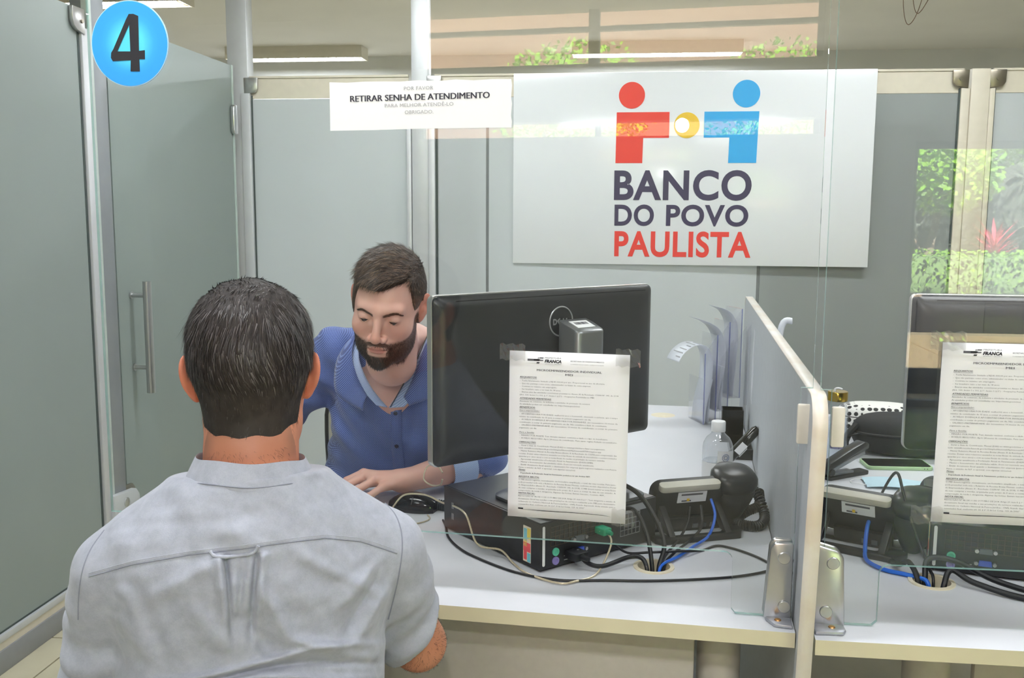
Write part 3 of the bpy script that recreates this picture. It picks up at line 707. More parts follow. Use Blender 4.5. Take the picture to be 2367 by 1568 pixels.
# ---- monitor
MA = math.atan2(.687, .727); MC = Vector((-.149, 1.965, 0))
def monitor(root, full=True):
    MWd, MHt, z0 = .568, .328, .944
    back = MB()
    rings = []
    for d, ins, rr in ((-.014, 0, .012), (.004, 0, .012), (.010, .006, .012), (.017, .022, .016), (.021, .05, .02)):
        rings.append([Vector((x, -d, z+z0+MHt/2)) for x, z in rrect(MWd-2*ins, MHt-2*ins, rr, 4)])
    back.loft(rings); back.build('back_shell', m_blk_s, root, smooth=True)
    MB().loft([[Vector((x, -d, z+z0+MHt/2)) for x, z in rrect(MWd+.004, MHt+.004, .013, 4)] for d in (-.017, -.004, -.001)]).build('silver_bezel', m_steel, root, bevel=.001)
    MB().prism(rrect(MWd-.03, MHt-.035, .002, 2, 0, z0+MHt/2+.003), -.0185, -.0172, XZ).build('screen', m_blk_g, root)
    MB().prism(rrect(.50, .0075, .0035, 3, .01, z0+MHt-.013), .0085, .0122, XZ).build('vent_slot', mat('slot_black', rgb(12, 12, 14), .7), root)
    cx = .034
    col = [(cx-.037, -.030), (cx+.037, -.030), (cx+.040, -.05), (cx+.037, -.085), (cx+.028, -.093), (cx-.028, -.093), (cx-.037, -.085), (cx-.040, -.05)]
    cm = MB(); rg = []
    for z in (ZT+PH+.018, 1.0, 1.19):
        rg.append([Vector((x, y, z if z < 1.1 else 1.195+(y+.093)*.32)) for x, y in col])
    cm.loft(rg); c_ = cm.build('stand_column', m_grey_m, root, bevel=.005, smooth=True)
    lm = T(cx, -.0615, 1.2052) @ RX(math.atan(.32))
    lb = MB().box(-.023, .023, -.016, .016, 0, .0012, lm).build('stand_label', m_label, c_)
    bc = MB(); rb = random.Random(5); x = -.017
    while x < .016:
        w_ = rb.choice((.0006, .0011, .0017)); bc.box(x, x+w_, -.002, .009, .0012, .0015, lm); x += w_+rb.choice((.0007, .0012))
    bc.build('barcode', m_ink, lb)
    base = [Vector((x, y, 0)) for x, y in rrect(.27, .20, .03, 6, cx, -.03)]
    bs = MB(); bs.loft([[Vector((p.x, p.y, ZT+PH+.002+h)) for p in base] for h in (0, .006)]+[[Vector((cx+(p.x-cx)*.9, -.03+(p.y+.03)*.88, ZT+PH+.016)) for p in base]])
    bs.build('stand_base', mat('dark_grey_paint', rgb(96, 98, 102), .38, .5, var=.03), root, smooth=True)
    # round maker's badge
    bz = 1.209; bx = .012
    m_bad = mat('silver_badge', rgb(186, 188, 190), .35, .6, var=.01)
    rg = MB().tube([(bx+.030*math.cos(2*PI*k/48), -.0215, bz+.030*math.sin(2*PI*k/48)) for k in range(48)], .0016, 6, True).build('badge_ring', m_bad, root, smooth=True)
    tb = MB(); Mx = T(0, -.0218, 0) @ XZ
    add_text(tb, Mx, 'D', bx-.0215, bz-.006, .0105, .012, bold=.05, res=4)
    add_text(tb, T(bx-.0038, -.0218, bz) @ RY(math.radians(-38)) @ XZ, 'E', -.0052, -.006, .0095, .012, bold=.05)
    add_text(tb, Mx, 'L', bx+.004, bz-.006, .008, .012, bold=.05); add_text(tb, Mx, 'L', bx+.0125, bz-.006, .008, .012, bold=.05)
    tb.build('badge_letters', m_bad, rg)
mo = thing('monitor', 'black monitor seen from behind with round badge, silver stand column', 'monitor', (MC.x, MC.y, 0), MA)
monitor(mo)
mo2 = copy_tree(mo); mo2['label'] = 'dark monitor standing behind second notice at the right picture edge'
mo2.location = (.881, 2.075, -.008); mo2.rotation_euler = (0, 0, math.radians(-2))
pc2 = thing('desktop_computer', 'black desktop computer case under the right picture edge notice', 'computer', (.602, 1.89, ZT), math.radians(-14))
for ch in list(pc.children): copy_tree(ch, pc2)
sh = MB().box(.10, .33, .02, .36, 0, .0012).build('paper_sheet', mat('bluish_paper', rgb(190, 204, 220), .6), loc=(.602, 1.89, ZT+PH+.0155), rotz=math.radians(-14))
tag(sh, 'pale blue paper sheet lying on the right computer case', 'paper')

# ---- cable hole bundle
cable('power_cable', 'thick black cable from the left computer plug into the cable hole', [(-.08, 1.826, .772), (-.062, 1.806, .757), (-.03, 1.80, .752), (.02, 1.842, .757), (.045, 1.842, .757), (.056, 1.825, .742), (.058, 1.822, .70)], .0045, m_wire)
cable('monitor_cable', 'black cable looping from behind notice down into the cable hole', [(-.06, 2.06, .862), (-.01, 2.0, .866), (.04, 1.94, .856), (.078, 1.895, .81), (.09, 1.865, .775), (.08, 1.84, .742), (.078, 1.832, .70)], .0048, m_wire)
cable('signal_cable', 'black cable beside the looping one, entering the cable hole', [(.0, 1.945, .82), (.03, 1.90, .835), (.055, 1.865, .80), (.066, 1.838, .742), (.066, 1.83, .70)], .0044, m_wire)
cable('phone_cable', 'thin black cable from desk phone underside into the cable hole', [(.152, 2.052, .80), (.146, 2.03, .772), (.128, 1.99, .75), (.098, 1.90, .748), (.086, 1.853, .742), (.084, 1.845, .70)], .0028, m_wire)
cable('adapter_cable', 'second thin black cable from desk phone underside to cable hole', [(.176, 2.066, .80), (.176, 2.03, .765), (.150, 1.985, .749), (.112, 1.90, .749), (.091, 1.848, .742), (.088, 1.84, .70)], .003, m_wire)
cable('network_cable', 'bright blue network cable from left desk phone into the cable hole', [(.198, 2.075, .812), (.205, 2.045, .785), (.190, 2.01, .752), (.155, 1.955, .746), (.12, 1.89, .746), (.083, 1.836, .743), (.08, 1.829, .70)], .0031, m_bluew)
cable('power_lead', 'long thin black cable lying in front of the left computer', [(-.392, 2.06, .744), (-.378, 2.02, .743), (-.361, 1.955, .743), (-.328, 1.892, .743), (-.283, 1.84, .743), (-.198, 1.772, .743), (-.112, 1.741, .743), (-.023, 1.751, .743), (.058, 1.759, .743), (.14, 1.776, .743), (.223, 1.802, .743), (.284, 1.837, .743), (.300, 1.865, .743), (.288, 1.90, .743), (.262, 1.935, .743), (.232, 1.962, .743), (.202, 1.972, .743), (.168, 1.939, .743), (.112, 1.887, .757), (.061, 1.872, .758), (.018, 1.878, .753), (-.01, 1.895, .765)], .0026, m_wire)
cable('twisted_cord', 'pale twisted mouse cord curling round the computer to a green plug', [(-.520, 2.118, .752), (-.49, 2.105, .785), (-.44, 2.095, .79), (-.395, 2.06, .785), (-.355, 1.99, .80), (-.318, 1.93, .80), (-.285, 1.87, .76), (-.235, 1.85, .757), (-.205, 1.815, .744), (-.171, 1.764, .7435), (-.111, 1.725, .7435), (-.079, 1.737, .7435), (-.04, 1.783, .7435), (-.015, 1.855, .775), (-.022, 1.868, .795), (-.038, 1.862, .802)], .0021, m_bandw)
cable('keyboard_cord', 'pale cord loop standing at the left corner of computer', [(-.40, 2.10, .842), (-.418, 2.13, .850), (-.445, 2.15, .842), (-.452, 2.14, .815), (-.43, 2.12, .806), (-.405, 2.095, .815), (-.395, 2.07, .835)], .0018, m_bandw)
cable('loose_cord', 'pale thin cord bent on the desk in front of the mouse', [(-.435, 2.098, .742), (-.425, 2.075, .742), (-.433, 2.05, .742), (-.465, 2.02, .742), (-.50, 1.995, .742), (-.505, 1.99, .742)], .0017, m_bandw)
# plugs at the rear panel
e1 = Vector((math.cos(PCR), math.sin(PCR), 0)); e2 = Vector((-math.sin(PCR), math.cos(PCR), 0))
def plug(name, label, x, z, sx, sy, sz, m_, tail):
    t = thing(name, label, 'plug', tuple(PCA+e1*x+Vector((0, 0, z))), PCR)
    MB().box(-sx/2, sx/2, -sy, -.0005, -sz/2, sz/2).build('shell', m_, t, bevel=.002)
    MB().cyl((0, -sy-tail, 0), (0, -sy, 0), sz*.28, 12, sz*.4).build('strain_relief', m_, t, smooth=True)
plug('mouse_plug', 'green plug on the pale cord at the left computer', .15, .060, .022, .028, .014, m_green, .012)
plug('video_plug', 'chunky black video plug low on the left computer rear', .078, .026, .034, .034, .016, m_blk, .018)

# ---- computer mouse
def mouse(name, label, loc, rz, clear):
    t = thing(name, label, 'computer mouse', loc, rz)
    L, Wd, H = .114, .061, .036
    rings = []
    for i in range(13):
        s_ = i/12; x = -L/2+L*s_; wv = Wd/2*math.sin(PI*min(1, max(0, .06+.88*s_)))**.45; h = H*(math.sin(PI*(.08+.80*s_))**.7)
        ring = []
        for k in range(16):
            a = PI*k/15; ring.append(Vector((x, wv*math.cos(a)*(1 if k not in (0, 15) else .98), .006+h*math.sin(a)**.8)))
        rings.append(ring)
    mb = MB(); mb.grid([list(r) for r in rings]); mb.f += [tuple(range(15, -1, -1)), tuple(range(12*16, 12*16+16))]; mb.m += [0, 0]
    mb.build('shell', m_blk_g if clear else m_blk, t, smooth=True)
    out = []
    for i in range(13):
        s_ = i/12; out.append((-L/2+L*s_, Wd/2*math.sin(PI*min(1, max(0, .06+.88*s_)))**.45+.001))
    MB().prism(out+[(x, -y) for x, y in reversed(out)], .0, .0075).build('base', m_blk, t)
    MB().prism(rrect(.018, .009, .0044, 5, 0, 0), -.002, .003, T(.026, 0, .0345) @ RY(.32)).build('wheel', m_label if clear else m_rubber, t, bevel=.0012)
    MB().tube([(.008, y, .006+.0345*(1-(y/.031)**2)**.4 if abs(y) < .03 else .008) for y in np.linspace(-.029, .029, 12)], .0007, 5).build('button_seam', m_grey_m, t)
    return t
mouse('computer_mouse', 'glossy black mouse with white wheel beside the clerk hand', (-.478, 2.142, ZT), math.radians(-12), True)
mouse('computer_mouse', 'matt black mouse half hidden behind the right notice', (.775, 2.44, ZT), math.radians(62), False)
rb_ = thing('ribbed_connector', 'small ribbed black connector on desk between mouse and computer', 'connector', (-.408, 2.15, ZT), math.radians(-20))
MB().prism(rrect(.05, .03, .012, 5), 0, .016).build('shell', m_blk, rb_, bevel=.004)
for k in range(7): MB().box(-.02+k*.006, -.018+k*.006, -.0155, .0155, .002, .0175).build('rib', m_rubber, rb_)

# ---- desk phones
def sstep1(z): return max(0, min(1, (z+.03)/.09))
def phone(label, loc, rz):
    t = thing('desk_phone', label, 'phone', loc, rz)
    f = MB().prism([(-.105, .012), (-.095, 0), (.085, 0), (.108, .03), (.108, .055), (.085, .12), (-.085, .12), (-.105, .1)], 0, .013)
    f = MB()
    outl = [(-.105, .012), (-.095, 0), (.088, 0), (.108, .035), (.108, .05), (.085, .055), (.05, .022), (-.07, .022), (-.078, .05), (-.105, .05)]
    f.prism(outl, 0, .013).build('foot_plate', m_blk, t, bevel=.002)
    MB().box(-.09, .09, .075, .12, 0, .01).build('foot_bar', m_blk, t, bevel=.002)
    for x in (-.072, .058):
        MB().prism([(.010, .012), (.040, .012), (.086, .050), (.090, .068), (.070, .064), (.040, .040)], x, x+.014, YZ).build('stand_leg', m_blk, t, bevel=.0015)
    # body slab leaning towards the camera at its top
    tl = math.radians(16); Mb = T(.026, .082, .018) @ RX(tl)   # local z runs up the slab
    MB().loft([[Mb @ Vector((x, y, z)) for x, z in rrect(.176-2*i_, .094-2*i_, .022, 5, -.022, .045)] for y, i_ in ((0, .012), (.006, .003), (.016, 0), (.034, 0), (.038, .004))]).build('body', m_blk, t, smooth=True)
    MB().loft([[Mb @ T(0, -.006, 0) @ Vector((x, y, z)) for x, y in rrect(.142, .024, .010, 4, -.030, .012)] for z in (.082, .096)]).build('display_back', mat('stone_grey', rgb(196, 192, 178), .45), t, smooth=True, bevel=.001)
    Ml = Mb @ T(-.018, 0, -.034)
    lb = MB().box(-.040, .028, -.0018, -.0004, .086, .112, Ml).build('asset_label', m_label, t)
    MB().box(-.032, .018, -.0026, -.0018, .104, .108, Ml).build('barcode', m_ink, lb)
    MB().box(-.030, -.008, -.0026, -.0018, .089, .092, Ml).build('print', m_ink, lb)
    MB().box(-.018, -.012, -.0030, -.0018, .090, .096, Ml).build('print', m_yel, lb)
    pc_ = MB().box(-.075, .045, -.010, .004, -.012, .018, Mb).build('port_block', m_blk, t, bevel=.002)
    for x in (-.01, .01, .03): MB().box(x-.006, x+.006, -.0125, -.0095, -.008, .002, Mb).build('socket', m_frame, pc_)
    # handset in its cradle on the right
    cr = []
    for z, w_, y0, y1 in ((-.030, .016, .01, .03), (-.018, .036, -.004, .036), (.005, .056, -.012, .046), (.035, .080, -.016, .054), (.055, .092, -.016, .058), (.070, .088, -.008, .056)):
        cr.append([Mb @ Vector((.076+.012*sstep1(z)+w_*.55*math.cos(a), (y0+y1)/2+(y1-y0)/2*math.sin(a), z)) for a in [2*PI*k/24 for k in range(24)]])
    MB().loft(cr).build('cradle', m_blk, t, smooth=True)
    hs = []
    for z, w_, y0, y1 in ((.060, .058, .0, .052), (.066, .086, -.012, .066), (.078, .094, -.016, .072), (.092, .092, -.014, .074), (.101, .080, -.006, .07), (.105, .056, .012, .055)):
        hs.append([Mb @ Vector((.088+w_*.55*(abs(math.cos(a))**.75)*math.copysign(1, math.cos(a)), (y0+y1)/2+(y1-y0)/2*(abs(math.sin(a))**.8)*math.copysign(1, math.sin(a)), z)) for a in [2*PI*k/28 for k in range(28)]])
    h_ = MB().loft(hs).build('handset', m_blk_s, t, smooth=True)
    hb = []
    for z, w_, y0, y1 in ((.095, .050, .045, .085), (.05, .044, .062, .100), (-.01, .048, .060, .098), (-.03, .055, .04, .08)):
        hb.append([Mb @ Vector((.088+w_*.55*math.cos(a), (y0+y1)/2+(y1-y0)/2*math.sin(a), z)) for a in [2*PI*k/16 for k in range(16)]])
    MB().loft(hb).build('handset_grip', m_blk_s, h_, smooth=True)
    return t
ph1 = phone('black desk phone seen from behind beside low partition, left counter', (.178, 2.000, ZT), math.radians(22))
ph2 = copy_tree(ph1); ph2['label'] = 'black desk phone with large handset seen from behind, right counter'; ph2.location = (.462, 1.962, ZT); ph2.rotation_euler = (0, 0, math.radians(-29))
ph1['group'] = ph2['group'] = 'desk phones'
def coil(label, path, R_, r, turns):
    P = spline(path, 24); out = []; n = turns*10
    for i in range(n+1):
        s_ = i/n*(len(P)-1); k = min(int(s_), len(P)-2); p = P[k].lerp(P[k+1], s_-k); tn = (P[k+1]-P[k]).normalized()
        a = tn.cross(Vector((0, 0, 1))).normalized(); b = tn.cross(a); an = 2*PI*turns*i/n
        out.append(p+(a*math.cos(an)+b*math.sin(an))*R_)
    c0 = out[0].copy(); o = MB().tube([q-c0 for q in out], r, 5).build('coiled_cord', m_wire, smooth=True, loc=c0); tag(o, label, 'cord')
coil('coiled black handset cord piled between left phone and partition', [(.292, 2.20, .815), (.312, 2.17, .795), (.322, 2.13, .760), (.304, 2.09, .752), (.272, 2.09, .752), (.258, 2.12, .753), (.282, 2.14, .766), (.312, 2.155, .778), (.316, 2.19, .80)], .0095, .0025, 60)
cable('network_cable', 'bright blue network cable from right desk phone to the right cable hole', [(.520, 2.02, .80), (.510, 2.0, .785), (.497, 1.955, .755), (.492, 1.915, .746), (.513, 1.872, .745), (.545, 1.852, .745), (.566, 1.84, .744), (.580, 1.822, .741), (.586, 1.815, .70)], .0042, m_bluew)
cable('phone_cable', 'thin dark cable hanging over the right desk phone', [(.575, 2.2, .745), (.565, 2.14, .80), (.566, 2.02, .90), (.572, 1.97, .862), (.59, 1.93, .79), (.60, 1.88, .748), (.597, 1.845, .742), (.596, 1.838, .70)], .003, m_wire)
for i, pts in enumerate(([(.604, 1.812, .70), (.608, 1.815, .742), (.625, 1.83, .765), (.66, 1.80, .752), (.75, 1.745, .746), (.95, 1.72, .746)], [(.582, 1.84, .70), (.582, 1.845, .742), (.592, 1.86, .775), (.64, 1.85, .775), (.70, 1.80, .757), (.80, 1.76, .747), (1.0, 1.74, .747)], [(.568, 1.83, .70), (.566, 1.835, .742), (.556, 1.862, .765), (.545, 1.885, .752), (.54, 1.92, .745)])):
    cable('power_cable', ('thick black cable from right cable hole along the counter front', 'thick black cable arching out of right cable hole towards the computer', 'short black cable bending back from the right cable hole')[i], pts, .0055, m_wire)

# ---- hand sanitiser bottle
m_clear = clear_mat('clear_plastic', (.97, .98, .99, 1), 1.3, (rgb(225, 230, 235), .10), .05, .03)
bt = thing('sanitiser_bottle', 'clear plastic hand sanitiser bottle with white cap and label', 'bottle', (.234, 2.325, ZT))
R_ = .0365
MB().lathe([(0, .001), (R_-.004, .001), (R_, .006), (R_, .127), (R_*.94, .140), (R_*.74, .153), (.0168, .162), (.0145, .168), (.0145, .172)], 40).build('bottle_body', m_clear, bt, smooth=True)
MB().lathe([(0, .004), (R_-.0022, .004), (R_-.0022, .096), (0, .096)], 36).build('gel', clear_mat('clear_gel', (.96, .97, .98, 1), .6, (rgb(235, 238, 242), .28)), bt, smooth=True)
MB().lathe([(.0168, .168), (.0172, .169), (.0172, .190), (.0160, .1925), (0, .1935)], 36).build('cap', mat('white_cap', rgb(240, 240, 240), .4), bt, smooth=True)
def wrap(R, a0, a1, z0, z1, n=14, slope=0):
    return [[Vector((R*math.sin(a0+(a1-a0)*i/n), -R*math.cos(a0+(a1-a0)*i/n), z0 if j == 0 else z1-slope*i/n)) for i in range(n+1)] for j in range(2)]
lb = MB().grid(wrap(R_+.0006, -.1, 1.5, .02, .127, slope=.004)).build('label', m_label, bt, smooth=True)
MB().grid(wrap(R_+.0006, -1.5, -.12, .02, .096)).build('label', m_label, bt, smooth=True)
MB().grid(wrap(R_+.0010, .0, .95, .084, .096)).build('label_band', mat('label_navy', rgb(44, 62, 110), .5), lb, smooth=True)
def ctext(mb, s, R, a0, z, wd, h, **k):
    vs, fs = lettering(s, 0, 0, wd, h, **k); mb.raw([(R*math.sin(a0+x/R), -R*math.cos(a0+x/R), z+y) for x, y in vs], fs)
tb = MB(); ctext(tb, 'ÁLCOOL', R_+.0014, .04, .0875, .026, .0055, bold=.03, shear=.2); tb.build('label_text', m_label, lb)
em = MB(); em.tube([((R_+.0012)*math.sin(.45+.0085/R_*math.cos(a)), -(R_+.0012)*math.cos(.45+.0085/R_*math.cos(a)), .110+.0085*math.sin(a)) for a in [2*PI*k/24 for k in range(24)]], .0009, 5, True); em.tube([((R_+.0012)*math.sin(.45+.0045/R_*math.cos(a)), -(R_+.0012)*math.cos(.45+.0045/R_*math.cos(a)), .110+.0045*math.sin(a)) for a in [2*PI*k/18 for k in range(18)]], .0008, 5, True)
em.build('label_emblem', mat('emblem_grey', rgb(120, 130, 160), .5), lb)

# ---- black pen box on its tray
pn = thing('pen_holder', 'empty square black acrylic pen box beside the brochure rack', 'pen holder', (.338, 2.955, ZT), -DA)
for a, b, c, d in ((-.032, .032, -.032, -.029), (-.032, .032, .029, .032), (-.032, -.029, -.029, .029), (.029, .032, -.029, .029)):
    MB().box(a, b, c, d, .004, .098).build('wall', m_blk_g, pn)
MB().box(-.036, .036, -.036, .036, 0, .004).build('base', m_blk_g, pn)
ty = thing('desk_tray', 'low black plastic tray in front of the pen box', 'tray', (.348, 2.80, ZT), -DA)
MB().box(-.035, .03, -.09, .09, 0, .006).build('tray_floor', m_blk_g, ty)
for a, b, c, d in ((-.035, .03, -.09, -.086), (-.035, .03, .086, .09), (-.035, -.031, -.086, .086), (.026, .03, -.086, .086)): MB().box(a, b, c, d, .006, .03).build('tray_wall', m_blk_g, ty)
# stapler-like black hand device leaning on the partition
hd_ = thing('cordless_handset', 'slim black cordless handset with pale label leaning by the partition', 'phone', (.315, 2.58, ZT), -DA)
Mh = T(-.045, 0, .012) @ RY(math.radians(40))
rg = []
for z, w_, d_ in ((0, .010, .009), (.006, .019, .013), (.05, .022, .014), (.10, .022, .014), (.135, .020, .013), (.145, .011, .008)):
    rg.append([Mh @ Vector((d_*math.cos(a), w_*math.sin(a), z)) for a in [2*PI*k/20 for k in range(20)]])
MB().loft(rg).build('body', m_blk_g, hd_, smooth=True)
MB().box(.013, .0155, -.014, .014, .055, .085, Mh).build('label', m_label, hd_)
MB().box(-.008, .010, -.0232, -.0205, .060, .092, Mh).build('label', m_label, hd_)
MB().box(-.06, -.015, -.03, .03, 0, .02).build('cradle', m_blk, hd_, bevel=.004)

# ---- tiered brochure rack with leaflets
m_acr = clear_mat('clear_acrylic', (.985, .985, .995, 1), 1.2, (rgb(215, 218, 236), .04), .05)
m_acr_e = clear_mat('acrylic_edge', (.80, .82, .93, 1), 1.0, (rgb(150, 156, 205), .45))
RKP, RKR = (.264, 3.15, ZT), -DA+math.radians(24)
rk = thing('brochure_rack', 'clear acrylic three-pocket brochure rack against the low partition', 'rack', RKP, RKR)
for k in range(3):
    x0 = .003+.042*k; z0 = .002+.042*k; hh = .235; v0, v1 = 0, .115
    for y in (v0, v1): 
        o = MB().prism([(x0, z0), (x0+.042, z0), (x0+.042, z0+hh+.06), (x0, z0+hh)], y-.0012, y+.0012, RX(PI/2)).build('side_panel', m_acr, rk)
    MB().box(x0-.0012, x0+.0012, v0, v1, z0, z0+.15).build('front_panel', m_acr, rk)
    MB().box(x0+.0408, x0+.0432, v0, v1, z0, z0+hh+.06).build('back_panel', m_acr, rk)
    MB().box(x0, x0+.042, v0, v1, z0, z0+.0025).build('pocket_floor', m_acr, rk)
    for xx in (x0, x0+.042): MB().box(xx-.0016, xx+.0016, -.0026, -.001, z0, z0+hh+(.06 if xx > x0 else 0)).build('moulded_edge', m_acr_e, rk)
m_leaflet = mat('leaflet_paper', rgb(228, 232, 240), .5, var=.02)
for k, (pts, lab) in enumerate((
    ([(.026, .004), (.030, .10), (.036, .19), (.030, .235), (.008, .262), (-.03, .262), (-.065, .24), (-.085, .21)], 'pale leaflet drooping furthest out of the lowest rack pocket'),
    ([(.068, .046), (.074, .14), (.080, .22), (.074, .28), (.055, .315), (.025, .335), (-.01, .348)], 'pale leaflet bending out of the middle rack pocket'),
    ([(.110, .088), (.117, .20), (.122, .29), (.116, .335), (.098, .365), (.078, .378), (.06, .385)], 'pale leaflet bending out of the tallest rack pocket'))):
    P = spline([(x, 0, z) for x, z in pts], 5)
    for j in range(1):
        lf = thing('leaflet', lab, 'leaflet', RKP, RKR, 'leaflets in the rack')
        MB().grid([[Vector((p.x, y, p.z)) for y in (.008, .06, .108)] for p in P]).build('sheet', m_leaflet, lf, smooth=True, solid=.0006)
        q = len(P)
        for s_ in range(int(q*.62), q-3, 2):
            pr = MB(); a, b = P[s_], P[s_+1]; nrm = Vector((-(b.z-a.z), 0, b.x-a.x)).normalized()*-.0012
            m0 = a.lerp(b, .1); m1 = a.lerp(b, .55)
            pr.raw([m0+nrm+Vector((0, .016, 0)), m1+nrm+Vector((0, .016, 0)), m1+nrm+Vector((0, .09-.02*(s_ % 3), 0)), m0+nrm+Vector((0, .09-.02*(s_ % 3), 0))], [(0, 1, 2, 3)])
            pr.build('print_line', m_ink_p, lf)
for k in range(2):
    P = spline([(x+.042*k, 0, z+.04*k) for x, z in ((.012, .004), (.018, .07), (.030, .12), (.036, .15))], 5)
    lf = thing('leaflet', ('short pale leaflet slumped low in the front rack pocket', 'short pale leaflet slumped low in the middle rack pocket')[k], 'leaflet', RKP, RKR, 'leaflets in the rack')
    MB().grid([[Vector((p.x, y, p.z)) for y in (.006, .06, .11)] for p in P]).build('sheet', m_leaflet, lf, smooth=True, solid=.0006)
pp = thing('paper_roll', 'rolled white paper end sticking up behind the low partition', 'paper', (.47, 3.05, ZT), -DA)
MB().tube(spline([(0, 0, 0), (.005, 0, .2), (.02, 0, .345), (.05, 0, .36)], 6), .010, 10).build('sheet', m_leaflet, pp, smooth=True)

# ---- right counter: bottle, stapler, case, bag, phone, mask
wb_ = thing('water_bottle', 'glass water bottle with gold cap behind the partition edge', 'bottle', (.596, 2.72, ZT))
MB().lathe([(0, .002), (.026, .002), (.030, .008), (.0305, .13), (.029, .152), (.024, .166), (.0235, .178)], 36).build('glass_body', m_clear, wb_, smooth=True)
MB().lathe([(0, .006), (.0275, .006), (.0285, .012), (.0285, .125), (0, .125)], 32).build('water', clear_mat('water', (.93, .96, 1, 1), 1, (rgb(200, 210, 230), .10)), wb_, smooth=True)
MB().lathe([(.026, .176), (.0272, .177), (.0272, .200), (.0262, .202), (0, .202)], 36).build('cap', mat('gold', rgb(196, 164, 66), .16, 1, var=.05), wb_, smooth=True)
MB().tube(spline([(-.010, -.004, .2), (-.008, -.004, .209), (0, -.004, .211), (.010, -.003, .208)], 4), .0032, 6).build('carry_loop', m_label, wb_, smooth=True)
MB().grid(wrap(.0312, -.7, .5, .045, .075)).build('printed_band', mat('violet_print', rgb(120, 118, 150), .6, var=.4, scale=200), wb_, smooth=True)

sp = thing('stapler', 'open black stapler on the right counter behind partition', 'stapler', (.592, 2.575, ZT), math.radians(36))
MB().prism(rrect(.15, .036, .008, 4, 0, 0), 0, .010).build('base', m_blk, sp, bevel=.002)
MB().prism([(-.07, .010), (.02, .010), (.02, .016), (-.06, .018)], -.012, .012, RX(PI/2)).build('anvil_rail', m_grey_m, sp)
Ms = T(-.066, 0, .02) @ RY(math.radians(-15))
MB().prism([(0, -.004), (.135, .0), (.135, .012), (0, .008)], -.010, .010, Ms @ RX(PI/2)).build('magazine', m_grey_m, sp, bevel=.001)
MB().prism([(-.012, -.002), (.01, .008), (.09, .014), (.145, .012), (.150, .026), (.135, .036), (.09, .034), (.0, .026), (-.014, .012)], -.016, .016, Ms @ RX(PI/2)).build('top_arm', m_blk_s, sp, bevel=.004)
MB().cyl((-.066, -.019, .022), (-.066, .019, .022), .009, 14).build('hinge_pin', m_blk, sp)

k = NT('polka_dots'); v = k.coord('Object', (52, 52, 52)); vo = k.n('ShaderNodeTexVoronoi'); vo.inputs['Randomness'].default_value = .15; vo.inputs['Scale'].default_value = 1; k.l(v, vo.inputs['Vector'])
k.l(k.ramp(vo.outputs['Distance'], [(.36, rgb(28, 28, 30)), (.40, rgb(236, 234, 228))]), k.b.inputs['Base Color']); k.b.inputs['Roughness'].default_value = .7
def pillow(name, mats, t, sx, sy, sz, n=14, p=2.6, loc=(0, 0, 0)):
    rings = []
    for i in range(n+1):
        a = -PI/2+PI*i/n; ca = max(1e-3, math.cos(a))**.55; z = sz*(.5+.5*math.copysign(abs(math.sin(a))**.75, math.sin(a)))
        rings.append([Vector((loc[0]+sx/2*ca*math.copysign(abs(math.cos(b))**(2/p), math.cos(b)), loc[1]+sy/2*ca*math.copysign(abs(math.sin(b))**(2/p), math.sin(b)), loc[2]+z)) for b in [2*PI*j/40 for j in range(40)]])
    return MB().loft(rings).build(name, mats, t, smooth=True)
pk = thing('polka_dot_case', 'white case with black polka dots behind the black bag', 'case', (.80, 3.06, ZT), math.radians(-8))
pillow('case_body', k.m, pk, .27, .14, .108)
MB().tube([(.133*math.copysign(abs(math.cos(b))**.77, math.cos(b)), .068*math.copysign(abs(math.sin(b))**.77, math.sin(b)), .07) for b in [2*PI*j/40 for j in range(40)]], .002, 5, True).build('zip', m_blk, pk, smooth=True)
m_nylon = mat('black_nylon', rgb(30, 30, 33), .75, var=.15, scale=80, bump=.3, bscale=600)
bg_ = thing('toiletry_bag', 'black nylon zip bag on the right counter beside monitor', 'bag', (.820, 2.845, ZT), math.radians(-6))
pillow('bag_body', m_nylon, bg_, .30, .16, .118)
MB().tube([(.151*math.copysign(abs(math.cos(b))**.77, math.cos(b)), .0815*math.copysign(abs(math.sin(b))**.77, math.sin(b)), .066) for b in [2*PI*j/48 for j in range(48)]], .0042, 6, True).build('zip', mat('zip_black', rgb(16, 16, 18), .5), bg_, smooth=True)
MB().tube(spline([(-.140, -.03, .085), (-.165, -.05, .06), (-.172, -.055, .03), (-.15, -.05, .010), (-.13, -.05, .012)], 6), .010, 8).build('strap', m_nylon, bg_, smooth=True)
MB().tube(spline([(-.13, -.045, .066), (-.16, -.06, .058), (-.178, -.06, .05)], 4), .0025, 6).build('zip_pull', m_blk_g, bg_, smooth=True)
sm = thing('smartphone', 'smartphone in pale green case lying on the right counter', 'phone', (.755, 2.70, ZT), math.radians(3))
MB().prism(rrect(.176, .092, .014, 6), 0, .0095).build('case', mat('mint_case', rgb(176, 206, 160), .5), sm, bevel=.002)
MB().prism(rrect(.166, .082, .010, 6), .0095, .0100).build('screen', m_blk_g, sm)
for x in (.062, .07): MB().cyl((x, -.0465, .005), (x, -.0455, .005), .0013, 8).build('port', m_blk, sm)
fm = thing('face_mask', 'light blue pleated face mask lying behind the right desk phone', 'mask', (.715, 2.50, ZT), math.radians(-4))
m_mask = mat('mask_blue', rgb(190, 218, 230), .8, var=.04)
MB().grid([[Vector((-.09+.18*j/10, -.045+.09*i/8, .004+.004*((i+0) % 2)+.004*math.sin(j*.5))) for j in range(11)] for i in range(9)]).build('fabric', m_mask, fm, solid=.001)
MB().tube(spline([(-.09, .03, .006), (-.115, .02, .004), (-.12, 0, .003), (-.09, -.03, .006)], 5), .0012, 5).build('ear_loop', m_label, fm)
